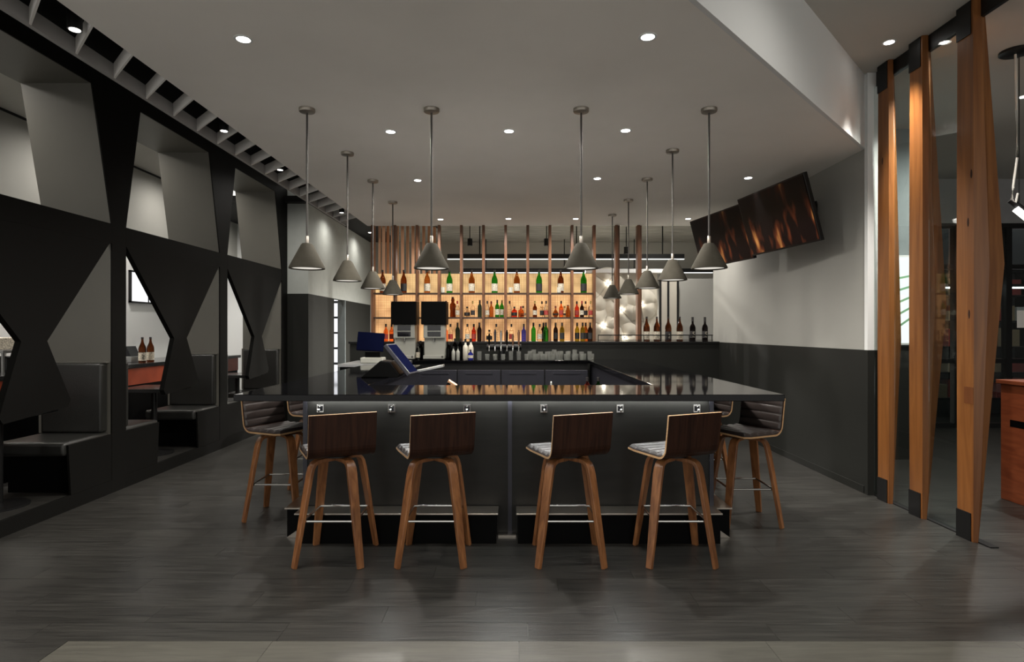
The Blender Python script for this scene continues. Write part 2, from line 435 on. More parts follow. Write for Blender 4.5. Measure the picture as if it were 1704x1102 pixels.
# lit storage shelf beyond the doorway
sh = empty('storage_shelf', (-4.05, 12.6, 0), 'lit storage shelf of white boxes beyond the doorway', 'shelf')
MB().box(-0.5, 0.5, 0.3, 0.33, 0, 2.3).build('lit_back', 'lightbox_glow', sh)
for k in range(6):
    MB().box(-0.5, 0.5, 0, 0.3, 0.45 + 0.33 * k, 0.49 + 0.33 * k).build('shelf_board', 'box_dark', sh)
    for j in range(5):
        MB().box(-0.02, 0.02, 0.02, 0.06, 0, 0.29).build('divider', 'steel', sh, loc=(-0.42 + 0.2 * j, 0, 0.491 + 0.33 * k))
for k in (-0.5, 0.48): MB().box(k, k + 0.02, 0, 0.3, 0, 2.3).build('upright', 'box_dark', sh)

# ------------------------------------------------------------------ back room seen above the shelves
struct(box('wall_back', 'wall_paint', (-4.5, 8, 14.0, 14.1, 0, 3.6)))
struct(box('ceiling', 'dark_ceiling', (-2.66, 8, 9.605, 14.1, 3.6, 3.7)))
struct(box('ceiling', 'black_paint', (-3.36, -2.69, 7.2, 9.604, HH - 0.03, HH - 0.001)))
struct(box('ceiling', 'black_paint', (-9, -2.661, 9.605, 14.1, 3.6, 3.7)))
struct(box('wall_header', 'dark_ceiling', (-2.7, XR, 9.5, 9.6, 3.60, HH)))
bk = box('wall_pier', 'wall_paint', (2.97, 4.0, 10.6, 10.75, 0, 2.44)); struct(bk)
for i, (yy, lab) in enumerate(((11.0, 'nearer long black linear lamp hanging behind the bottle shelves'), (13.55, 'farther long black linear lamp low behind the bottle shelves'))):
    e = empty('linear_lamp', (1.2, yy, 2.83), lab, 'lamp', group='linear lamps behind the shelves')
    MB().box(-2.4, 3.4 if i else 2.0, -0.03, 0.03, 0.012, 0.10).build('housing', 'black_metal', e)
    MB().box(-2.4, 3.4 if i else 2.0, -0.022, 0.022, 0.0, 0.012).build('diffuser', 'led_white', e)
    for x in (-1.8, 0.0, 1.6): MB().tube([(x, 0, 0.10), (x, 0, 0.77)], 0.012, 6).build('hanger', 'black_metal', e)

# ------------------------------------------------------------------ booth screen
scr = empty('booth_screen', (XS, 5.6, 0), 'charcoal partition of hourglass cut-outs dividing the bar from the booths', 'partition')
def SY(y): return y - 5.6
def sprism(poly, x0, x1, name, m, bevel=0.0):
    return MB().prism([(SY(a), b) for a, b in poly], x0, x1, 'x').build(name, m, scr, bevel=bevel)
PER = 2.02; Y0 = [3.65 + PER * k for k in range(3)]
TOP = HH - 0.002
for k in range(4):
    y0 = 3.65 + PER * k
    wlo = 0.20 if k < 3 else 0.24
    a = y0 - 0.20; b = y0 if k < 3 else y0 + 0.03
    hi = 0.22 if k < 3 else 0.03
    poly = [(a, 0.0), (b, 0.0), (b, 2.49), (y0 + hi, 3.685), (y0 + hi, TOP), (a - 0.26, TOP), (a - 0.26, 3.685), (a, 2.49)]
    sprism(poly, -0.63, -0.013, 'divider', 'booth_grey')
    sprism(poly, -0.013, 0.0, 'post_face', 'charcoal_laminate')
for k in range(3):
    y0 = Y0[k]; y1 = y0 + 1.82
    sprism([(y0 + 0.221, 3.685), (y1 - 0.261, 3.685), (y1 - 0.261, TOP), (y0 + 0.221, TOP)], -0.63, -0.013, 'top_soffit', 'booth_grey')
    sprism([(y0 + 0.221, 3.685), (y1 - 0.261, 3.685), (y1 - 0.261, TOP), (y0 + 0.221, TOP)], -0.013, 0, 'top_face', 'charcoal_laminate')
    sprism([(y0 + 0.001, 2.31), (y1 - 0.001, 2.31), (y1 - 0.001, 2.492), (y0 + 0.001, 2.492)], -0.05, 0.0, 'middle_beam', 'charcoal_laminate')
    c = y0 + 0.93
    sprism([(y0 + 0.005, 2.3095), (c - 0.122, 1.42), (c - 0.315, 0.87), (c - 0.28, 0.82), (c + 0.34, 0.87), (c + 0.375, 0.93), (c + 0.128, 1.42), (y1 - 0.03, 2.3095)], -0.05, 0.0, 'hourglass_panel', 'charcoal_laminate')
    sprism([(y0 + 0.001, 0), (y1 - 0.001, 0), (y1 - 0.001, 0.12), (y0 + 0.001, 0.12)], -0.03, 0.0, 'curb', 'charcoal_laminate')
struct(box('floor_platform', 'floor_dark', (-4.6, XS - 0.031, 3.3, 9.6, 0.0, 0.119)))

bays = ['nearest booth at the photo edge', 'middle booth', 'farthest booth']
def bench(y, face, bay):
    """face=+1 looks away from the camera (near bench), -1 looks at the camera"""
    who = 'far' if face < 0 else 'near'
    lab = {(0, -1): 'black leather bench whose wide backrest shows at the left edge of the photo',
           (0, 1): 'near side black leather bench of the booth cut off by the photo edge',
           (1, 1): 'low black leather seat end showing beside the second dark post',
           (1, -1): 'black leather bench facing us in the middle booth below the second hourglass',
           (2, 1): 'near side black leather bench of the booth closest to the bar back',
           (2, -1): 'smallest black leather bench visible behind the last hourglass panel'}[(bay, face)]
    e = empty('booth_bench', (XS - 0.02, y, 0.12), lab, 'bench', 0 if face < 0 else 0, 'booth benches')
    f = face
    def Y(a): return a * f
    def yb(a, b): return (min(Y(a), Y(b)), max(Y(a), Y(b)))
    s0, s1 = yb(0.002, 0.60)
    MB().box(-0.585, 0, *yb(0.10, 0.42), 0, 0.33).build('base', 'kick_black', e)
    sd = MB().prism([(Y(0.002), 0.001), (Y(0.505), 0.001), (Y(0.535), 0.425), (Y(0.002), 0.425)], -0.0, 0.018, 'x')
    sd.build('side_panel', 'charcoal_laminate', e)
    MB().box(-0.59, -0.001, *yb(0.002, 0.56), 0.331, 0.45).build('seat_cushion', 'black_leather', e, smooth=True, bevel=0.03, seg=4)
    MB().box(-0.565, -0.015, *yb(0.003, 0.10), 0.452, 1.085).build('back_cushion', 'black_leather', e, smooth=True, bevel=0.022, seg=4)
    MB().box(-0.59, -0.566, *yb(0.003, 0.085), 0.452, 1.10).build('side_trim', 'booth_grey', e)
    MB().box(-0.59, -0.001, *yb(0.002, 0.05), 1.087, 1.10).build('top_trim', 'booth_grey', e)
for k in range(3):
    bench(Y0[k], 1, k); bench(Y0[k] + 1.82, -1, k)
    lab = ['dark booth table at the photo left edge', 'dark glossy table between the benches of the middle booth', 'dark table in the booth nearest the bar'][k]
    t = empty('booth_table', (-4.03, Y0[k] + 0.99, 0.12), lab, 'table', group='booth tables')
    MB().box(-0.27, 0.27, -0.27, 0.27, 0.71, 0.75).build('tabletop', 'table_stone', t, bevel=0.004)
    MB().lathe([(0.03, 0.03), (0.03, 0.709)], 12).build('pedestal', 'black_metal', t, True)
    MB().lathe([(0.2, 0), (0.2, 0.015), (0.03, 0.029)], 20).build('base', 'black_metal', t, True)

# counter and wall in the room behind the booths
ct = empty('sushi_counter', (-5.3, 7, 0), 'long red counter with dark top seen through the booth openings', 'counter')
MB().box(-0.30, 0.38, -3.8, 3.6, 0, 0.80).build('base', 'kick_black', ct)
MB().box(-0.38, 0.39, -3.8, 3.6, 0.801, 1.02).build('fascia', 'red_lacquer', ct)
MB().box(-0.42, 0.42, -3.85, 3.65, 1.021, 1.07).build('countertop', 'table_stone', ct, bevel=0.004)
struct(box('wall_booth_back', 'white_paint', (-6.75, -6.6, 2, 14, 0, HH)))
struct(box('wall_bulkhead', 'wall_paint', (-5.55, -5.39, 2, 11.6, 2.75, HH - 0.03)))
struct(box('trim_3', 'black_paint', (-5.52, -5.385, 2, 11.6, HH - 0.029, HH - 0.001)))
struct(box('wall_booth_end', 'white_paint', (-6.6, -3.9, 11.6, 11.7, 0, HH)))
lb = empty('lightbox', (-6.6, 10.75, 2.02), 'white glowing lightbox in a dark frame behind the middle booth', 'lightbox')
MB().box(0.001, 0.03, -0.55, 0.42, 0, 0.5).build('panel', 'lightbox_glow', lb)
f = MB()
for a in ((-0.58, -0.55, -0.03, 0.53), (0.42, 0.45, -0.03, 0.53), (-0.58, 0.45, -0.03, 0), (-0.58, 0.45, 0.5, 0.53), (-0.08, -0.06, 0, 0.5)): f.box(0.001, 0.045, a[0], a[1], a[2], a[3])
f.build('frame', 'black_metal', lb)
rg = empty('cash_register', (-5.27, 8.15, 1.0705), 'small grey register at the left of two sake bottles', 'register')
MB().box(-0.16, 0.1, -0.12, 0.12, 0, 0.08).build('base', 'steel', rg, bevel=0.006)
MB().prism([(-0.12, 0.081), (0.08, 0.081), (0.02, 0.22), (-0.12, 0.22)], -0.1, 0.1, 'y').build('display', 'dark_glass', rg)
eq = empty('counter_equipment', (-5.5, 6.4, 1.07), 'steel kitchen rack and tray behind the counter at the far left', 'equipment')
MB().box(-0.25, 0.25, -0.3, 0.3, 0.2, 0.23).build('shelf', 'steel', eq); MB().box(-0.1, 0.12, -0.2, 0.1, 0.231, 0.36).build('tray', 'label_white', eq, bevel=0.01)
for a in (-0.24, 0.22):
    for b in (-0.29, 0.27): MB().box(a, a + 0.02, b, b + 0.02, 0, 0.199).build('leg', 'steel', eq)
MB().box(-0.2, 0.2, -0.2, 0.2, 0.001, 0.15).build('steam_pan', 'black_metal', eq, bevel=0.01)

# ------------------------------------------------------------------ bar
BY0, BY1 = 4.05, 4.77; BX0, BX1 = -1.91, 1.87; HB = 1.064; TH = 0.046
top = MB().prism([(BX0, BY0), (BX1, BY0), (BX1, 9.1), (1.14, 9.1), (1.14, BY1), (-1.16, BY1), (-1.16, 7.62), (BX0, 7.62)], HB - TH, HB, 'z').build('stone_worktop', 'bar_stone', bevel=0.004)
tag(top, 'glossy black U-shaped bar top wrapping the bartender area', 'countertop')
PYF = 4.354; PXL, PXR = -1.535, 1.482; PT = HB - TH - 0.001
bar = empty('bar', (0, PYF, 0), 'dark steel-clad bar front below the black bar top', 'bar')
def by(a): return a - PYF
for a, b in ((PXL + 0.03, -0.03), (0.0, PXR - 0.03)):
    MB().box(a, b, 0.0, 0.03, 0, PT).build('front_panel', 'panel_steel', bar)
for a in (PXL, -0.03, PXR - 0.03):
    MB().box(a, a + 0.03, -0.012, 0.03, 0, PT).build('corner_trim', 'cabinet_steel', bar)
MB().box(PXL, PXL + 0.03, 0.031, by(7.6), 0, PT).build('side_panel', 'panel_steel', bar)
MB().box(PXR - 0.03, PXR, 0.031, by(9.05), 0, PT).build('side_panel', 'panel_steel', bar)
MB().box(PXL + 0.03, PXR - 0.03, by(4.70), by(4.72), 0, PT).build('inner_panel', 'cabinet_steel', bar)
MB().box(1.19, 1.21, by(4.73), by(9.05), 0, PT).build('inner_panel', 'cabinet_steel', bar)
MB().box(-1.22, -1.20, by(4.73), by(7.6), 0, PT).build('inner_panel', 'cabinet_steel', bar)
# kick boxes with steel plates
for a, b in ((-1.52, -0.11), (0.042, 1.47)):
    k = MB().box(a, b, by(4.17), -0.013, 0, 0.205).build('kick_box', 'kick_black', bar)
    MB().box(a - 0.012, b + 0.012, by(4.155), -0.013, 0.2055, 0.216).build('foot_plate', 'rail_steel', bar, bevel=0.002)
for sx, xo, ylen in ((-1, PXL, 3.0), (1, PXR, 4.4)):
    x0, x1 = (xo - 0.10, xo - 0.001) if sx < 0 else (xo + 0.001, xo + 0.10)
    MB().box(x0, x1, by(4.30), by(4.30 + ylen), 0, 0.205).build('kick_box', 'kick_black', bar)
    MB().box(x0 - 0.015, x1 + 0.0, by(4.285), by(4.30 + ylen), 0.2055, 0.216).build('foot_plate', 'rail_steel', bar, bevel=0.002) if sx < 0 else MB().box(x0, x1 + 0.015, by(4.285), by(4.30 + ylen), 0.2055, 0.216).build('foot_plate', 'rail_steel', bar, bevel=0.002)
    MB().prism([(x0, 0.001), (x1, 0.001), ((x1 if sx < 0 else x0), 0.07)], by(4.288), by(4.299), 'y').build('bracket', 'rail_steel', bar)
MB().box(-0.10, 0.03, -0.05, -0.013, 0, 0.012).build('sill_plate', 'rail_steel', bar)
MB().box(PXL + 0.05, PXR - 0.05, -0.045, -0.02, PT - 0.012, PT).build('led_strip', 'led_under_bar', bar)
for i, x in enumerate((-1.41, -0.885, -0.33, 0.235, 0.795, 1.36)):
    h = empty('purse_hook', (x, PYF, 0.90), ['chrome purse hook on square plate at the left end of the bar front', 'chrome purse hook second from left under the bar top',
        'chrome purse hook just left of the bar front centre seam', 'chrome purse hook just right of the bar front centre seam', 'chrome purse hook second from the right under the bar top',
        'chrome purse hook nearest the right end of the bar front'][i], 'hook', group='purse hooks on the bar front')
    MB().box(-0.026, 0.026, -0.006, -0.0005, 0, 0.06).build('plate', 'chrome', h, bevel=0.002)
    MB().tube([(0, -0.006, 0.045), (0, -0.03, 0.045), (0, -0.036, 0.02), (0, -0.04, 0.012), (0, -0.05, 0.03)], 0.006, 8).build('hook', 'chrome', h, True)
    MB().box(-0.018, 0.018, -0.012, -0.0065, 0.012, 0.048).build('inset', 'dark_glass', h)

# back counter and its cabinets
bc = empty('back_counter', (0, 9.0, 0), 'black service counter with steel-blue cabinet doors below the bottle shelves', 'counter')
MB().box(-1.49, 1.135, -0.24, 0.275, 1.02, HB).build('countertop', 'bar_stone', bc, bevel=0.003)
MB().box(-1.48, 1.13, -0.19, 0.275, 0.0, 1.019).build('carcass', 'black_metal', bc)
for i in range(4):
    d = MB().box(-0.318, 0.318, -0.022, 0, 0, 0.80).build('cabinet_door', 'cabinet_steel', bc, bevel=0.004, loc=(-1.14 + 0.65 * i, -0.1905, 0.12))
    MB().box(-0.2, 0.2, -0.04, -0.0225, 0.74, 0.76).build('handle', 'cabinet_steel', d)
dl = MB().prism([(-2.55, 9.30), (XR - 0.001, 9.30), (XR - 0.001, YB + 0.08), (-2.55, YB + 0.08)], 0.0, 1.30, 'z')
lw = struct(dl.build('wall_ledge', 'wainscot_paint'))
MB().box(-2.57, XR - 0.001, 9.28, YB + 0.10, 1.3005, 1.334).build('ledge_top', 'black_metal', lw, bevel=0.003)

# ------------------------------------------------------------------ shelving of wood slats and lit mesh panels
sv = empty('bottle_shelving', (-2.216, 9.45, 1.336), 'back bar of wooden slats with warm backlit mesh bottle shelves', 'shelving')
SP = 0.3525
for i in range(13):
    MB().box(-0.021, 0.021, -0.07, 0.07, 0.0, HC - 1.338).build('slat', 'slat_wood', sv, loc=(SP * i, 0, 0), bevel=0.002)
    if i in (11, 12):
        MB().box(0.0215, 0.055, -0.02, 0.05, 0.0, HC - 1.338).build('slat', 'slat_wood', sv, loc=(SP * i, 0, 0), bevel=0.002)
for k, z in enumerate((0.384, 0.771)):
    for i in range(10):
        s = MB().box(0.0215, SP - 0.0215, -0.09, 0.10, -0.024, 0.0).build('shelf', 'shelf_brown', sv, loc=(SP * i, 0, z))
zz = [(0.003, 0.3595), (0.3845, 0.7465), (0.7715, 1.09)]
for i in range(10):
    for q_, (a, b) in enumerate(zz):
        MB().box(0.012, SP - 0.012, 0.115, 0.125, a, b).build('lit_panel', 'backlit_mesh' if q_ == 2 else 'backlit_mesh_warm', sv, loc=(SP * i, 0, 0))
MB().box(-0.02, SP * 12 + 0.05, -0.03, 0.0, HC - 1.337, HC - 1.337 + 0.0).v
for i in range(11, 13): pass
# wire guard rail on the right part of the ledge
gr = empty('ledge_rail', (1.36, 9.36, 1.334), 'thin black wire guard rail along the right end of the ledge', 'rail')
MB().box(0, 1.82, -0.005, 0.005, 0.092, 0.108).build('top_wire', 'black_metal', gr)
MB().box(0, 1.82, -0.005, 0.005, 0.018, 0.026).build('low_wire', 'black_metal', gr)
for k in range(6): MB().box(0.36 * k, 0.36 * k + 0.01, -0.005, 0.005, 0, 0.094).build('stanchion', 'black_metal', gr)

# hanging copper slats at the upper left of the shelving
cs = empty('copper_slat_screen', (-2.17, 9.70, 2.43), 'hanging screen of copper slats at the upper left of the shelving', 'screen')
MB().tube([(0.75 * (k / 12), 1.9 * (k / 12) ** 2, 1.075) for k in range(13)], 0.02, 8).build('rail', 'black_metal', cs)
for k in (1, 6, 11): MB().tube([(0.75 * k / 12, 1.9 * (k / 12) ** 2, 1.09), (0.75 * k / 12, 1.9 * (k / 12) ** 2, 1.17)], 0.012, 6).build('hanger', 'black_metal', cs)
csm = MB().box(-0.026, 0.026, -0.008, 0.008, 0, 1.06).mesh('copper_slat', 'copper')
for i in range(13):
    u = i / 12
    share('copper_slat', csm, cs, (0.75 * u, 1.9 * u * u, 0), (0, 0, R(-35 + (i * 37) % 70)))

# relief wall with hidden lamps behind the ledge
rl = empty('relief_wall', (1.35, 10.55, 1.0), 'pale sculpted wall of curved lit scales behind the right ledge', 'wall panel')
MB().box(-0.02, 1.29, 0.20, 0.25, 0, 1.55).build('backing', 'relief_plaster', rl)
rnd = random.Random(3)
spots = ((0.06, 1.00), (0.30, 0.60), (0.62, 0.88), (0.98, 0.98), (0.68, 0.38), (0.38, 1.36))
for x, z in spots:
    a0 = rnd.uniform(0, 2 * pi)
    for k in range(4):
        a = a0 + 2 * pi * k / 4; r_ = rnd.uniform(0.27, 0.33); n_ = 8
        v = []; f = []
        for jj in range(5):
            w = jj / 4
            for ii in range(n_ + 1):
                u = ii / n_ - 0.5; th = a + u * 1.52
                bulge = -0.05 * (1 - (2 * u) ** 2) * sin(pi * min(1, w * 0.9 + 0.1))
                v.append((r_ * (0.06 + 0.94 * w) * cos(th), 0.17 - 0.05 * (1 - w) + bulge, r_ * (0.06 + 0.94 * w) * sin(th)))
        for jj in range(4):
            for ii in range(n_):
                b_ = jj * (n_ + 1) + ii; f.append((b_, b_ + 1, b_ + n_ + 2, b_ + n_ + 1))
        MB().add(v, f).build('petal', 'relief_plaster', rl, True, loc=(x, 0, z))
    lamp('POINT', rl, (x, 0.085, z), 0.75, (1, 0.93, 0.8), size=0.03)
MB().box(-0.02, 1.60, 0.10, 0.26, 1.551, 1.62).build('top_frame', 'white_paint', rl)
w2 = empty('window_2', (2.62, 10.50, 1.0), 'tall narrow dark framed window beside the relief wall', 'window'); del w2['category']; w2['kind'] = 'structure'
MB().box(0.03, 0.33, 0.02, 0.03, 0, 1.42).build('pane', 'relief_plaster', w2)
for x in (0.0, 0.14, 0.31): MB().box(x, x + 0.035, 0, 0.05, 0, 1.43).build('mullion', 'black_metal', w2)
MB().box(0, 0.345, 0, 0.05, 1.431, 1.46).build('head', 'black_metal', w2)

# ------------------------------------------------------------------ ceiling downlights
def px(x, y, z=HC):
    d = 984 * (z - 1.5) / (551 - y); return ((x - 852) / 984 * d, d)
dls = [(405, 65, 'front left'), (1078, 61, 'front right'), (650, 219, 'second row left'), (847, 218, 'second row middle'), (1041, 217, 'second row right'),
       (695, 300, 'third row left'), (994, 297, 'third row centre right'), (1245, 296, 'beside the televisions'), (733, 365, 'back row left'), (846, 364, 'back row second from left'),
       (958, 364, 'back row third from left'), (1145, 364, 'back row far right')]
ring = MB().lathe([(0.038, -0.004), (0.052, -0.004), (0.052, -0.0003), (0.038, -0.0003), (0.038, -0.004)], 24, caps=False).mesh('trim_ring', 'white_paint')
lens = MB().lathe([(0.0378, -0.0035), (0.0378, -0.0005)], 24).mesh('lens', 'downlight_glow')
def downlight(x, y, z, lab, power, angle=168, rot=(0, 0, 0), size=0.05):
    e = empty('downlight', (x, y, z), lab, 'ceiling light', group='recessed ceiling downlights')
    share('trim_ring', ring, e); share('lens', lens, e)
    lamp('SPOT', e, (0, 0, -0.02), power, (1, 0.95, 0.88), size=size, angle=angle, blend=1.0, rot=rot)
for x, y, n in dls:
    p = px(x, y)
    downlight(p[0], p[1], HC, 'small round recessed downlight, %s of the lowered ceiling' % n, DOWN_W * (0.45 if p[1] > 8.5 else 0.5 if p[1] < 4 else 1.0), 62 if 'television' in n else 168)
downlight(3.08, 4.83, HH, 'recessed downlight in the high ceiling left of the wood columns', DOWN_W * 2.2, 58)
downlight(3.50, 4.80, HH, 'recessed downlight shining just behind the middle wood column', DOWN_W * 1.5, 100)
for i, (x, y) in enumerate(((2.15, 3.0), (5.15, 5.95), (-0.3, -1.4))):
    downlight(x, y, HH, ['recessed downlight in the high ceiling above the viewer', 'recessed downlight over the cherry wood stand', 'added unseen downlight behind the viewer for fill light'][i], DOWN_W * (0.19, 2.1, 1.4)[i])  # the last one is an unseen lamp added for fill

for i, y in enumerate((3.0, 4.9, 6.9, 8.9, 10.6)):
    downlight(-4.75, y, HH if y < 9.6 else 3.6, '%s recessed downlight in the ceiling behind the booths' % ORD[i], 62, 175)
for i, y in enumerate((8.6, 10.6, 12.6)):  # lamps added out of sight to brighten the left wall
    downlight(-3.02, y, HH - 0.03 if y < 9.6 else 3.6, '%s added unseen downlight over the side passage, brightening its wall' % ORD[i], [90, 26, 30][i], 160)
downlight(2.75, 10.05, 3.6, 'added unseen downlight behind the right end of the ledge, brightening the pier', 110, 150)  # added lamp, out of sight, lifts the pier wall
for i, y in enumerate((5.4, 7.6, 9.3)):  # unseen lamps added to brighten the wall behind the booths
    downlight(-6.0, y, HH, '%s added unseen downlight past the red counter, brightening the wall behind' % ORD[i], 150, 165)
# track spots in the slot
for i, (x, y) in enumerate(((-2.44, 3.30), (-2.42, 4.97), (-2.42, 6.17), (-2.42, 8.40))):
    e = empty('track_spot', (x, y, HC - 0.005), ['nearest', 'second', 'third', 'farthest'][i] + ' black cylinder track spot between the ceiling baffles', 'spotlight', group='track spots')
    MB().lathe([(0.032, 0.004), (0.036, 0), (0.036, 0.11), (0.03, 0.115)], 20).build('housing', 'black_metal', e, True)
    MB().tube([(0, 0, 0.115), (-0.045, 0, 0.20)], 0.008, 8).build('arm', 'black_metal', e)
    MB().lathe([(0.028, 0.0), (0.028, 0.003)], 18).build('lens', 'track_glow', e)
    lamp('SPOT', e, (0, 0, -0.015), TRACK_W, (1, 0.95, 0.88), rot=(0, 0, 0), size=0.03, angle=62, blend=0.6)

# spots hanging in the back room
for i, (x, y, z) in enumerate(((-0.84, 11.8, 3.2), (0.69, 11.8, 3.2), (2.3, 11.9, 3.05))):
    e = empty('hanging_spot', (x, y, z), '%s small black spot hanging behind the wooden slats' % ['left', 'middle', 'right'][i], 'spotlight', group='spots behind the slats')
    MB().lathe([(0.05, 0), (0.05, 0.14), (0.02, 0.15)], 14).build('housing', 'black_metal', e, True)
    MB().tube([(0, 0, 0.15), (0, 0, 3.6 - z)], 0.01, 6).build('rod', 'black_metal', e)
    lamp('SPOT', e, (0, 0, -0.01), 1250, size=0.04, angle=165, blend=1.0)

# ------------------------------------------------------------------ pendants
def make_pendant():
    e = empty('pendant_lamp', (0, 0, HC), '', 'pendant lamp', group='concrete cone pendants')
    zb = -(HC - 1.970)
    MB().lathe([(0.022, -0.032), (0.056, -0.026), (0.060, -0.018), (0.060, -0.0005)], 24).build('canopy', 'canopy_metal', e, True)
    MB().lathe([(0.0075, zb + 0.225), (0.0075, -0.0325)], 10).build('stem', 'stem_metal', e, True)
    MB().lathe([(0.013, zb + 0.19), (0.013, zb + 0.245), (0.009, zb + 0.25)], 12).build('socket', 'canopy_metal', e, True)
    MB().lathe([(0.118, zb + 0.012), (0.124, zb), (0.132, zb + 0.002), (0.132, zb + 0.012), (0.046, zb + 0.180), (0.036, zb + 0.193), (0.0135, zb + 0.196),
                (0.0135, zb + 0.186), (0.034, zb + 0.183), (0.04, zb + 0.172), (0.118, zb + 0.012)], 36, caps=False).build('shade', 'concrete_shade', e, True)
    MB().lathe([(0.1175, zb + 0.010), (0.1175, zb + 0.013)], 30).build('diffuser', 'pendant_glow', e)
    lamp('SPOT', e, (0, 0, zb + 0.004), PEND_W, (1, 0.93, 0.82), size=0.09, angle=140, blend=0.6)
    return e
pend = [(-1.553, 4.48, 'front left corner pendant over the bar, cone of grey concrete'), (-0.61, 4.48, 'grey cone pendant left of centre in the front row over the bar'),
        (0.524, 4.48, 'grey cone pendant right of centre in the front row over the bar'), (1.493, 4.48, 'front right corner pendant of grey concrete below the televisions'),
        (-1.553, 5.58, 'second grey cone pendant along the left bar wing'), (-1.553, 6.60, 'third grey cone pendant along the left bar wing'), (-1.553, 7.70, 'farthest grey cone pendant along the left bar wing'),
        (1.493, 5.50, 'second grey cone pendant along the right bar wing'), (1.493, 6.53, 'third grey cone pendant along the right bar wing'), (1.493, 7.58, 'fourth grey cone pendant along the right bar wing'),
        (1.45, 8.55, 'farthest and smallest grey cone pendant along the right bar wing')]
pr = make_pendant()
for i, (x, y, l) in enumerate(pend):
    o = pr if i == 0 else copy_tree(pr)
    o.location = (x, y, HC); o['label'] = l

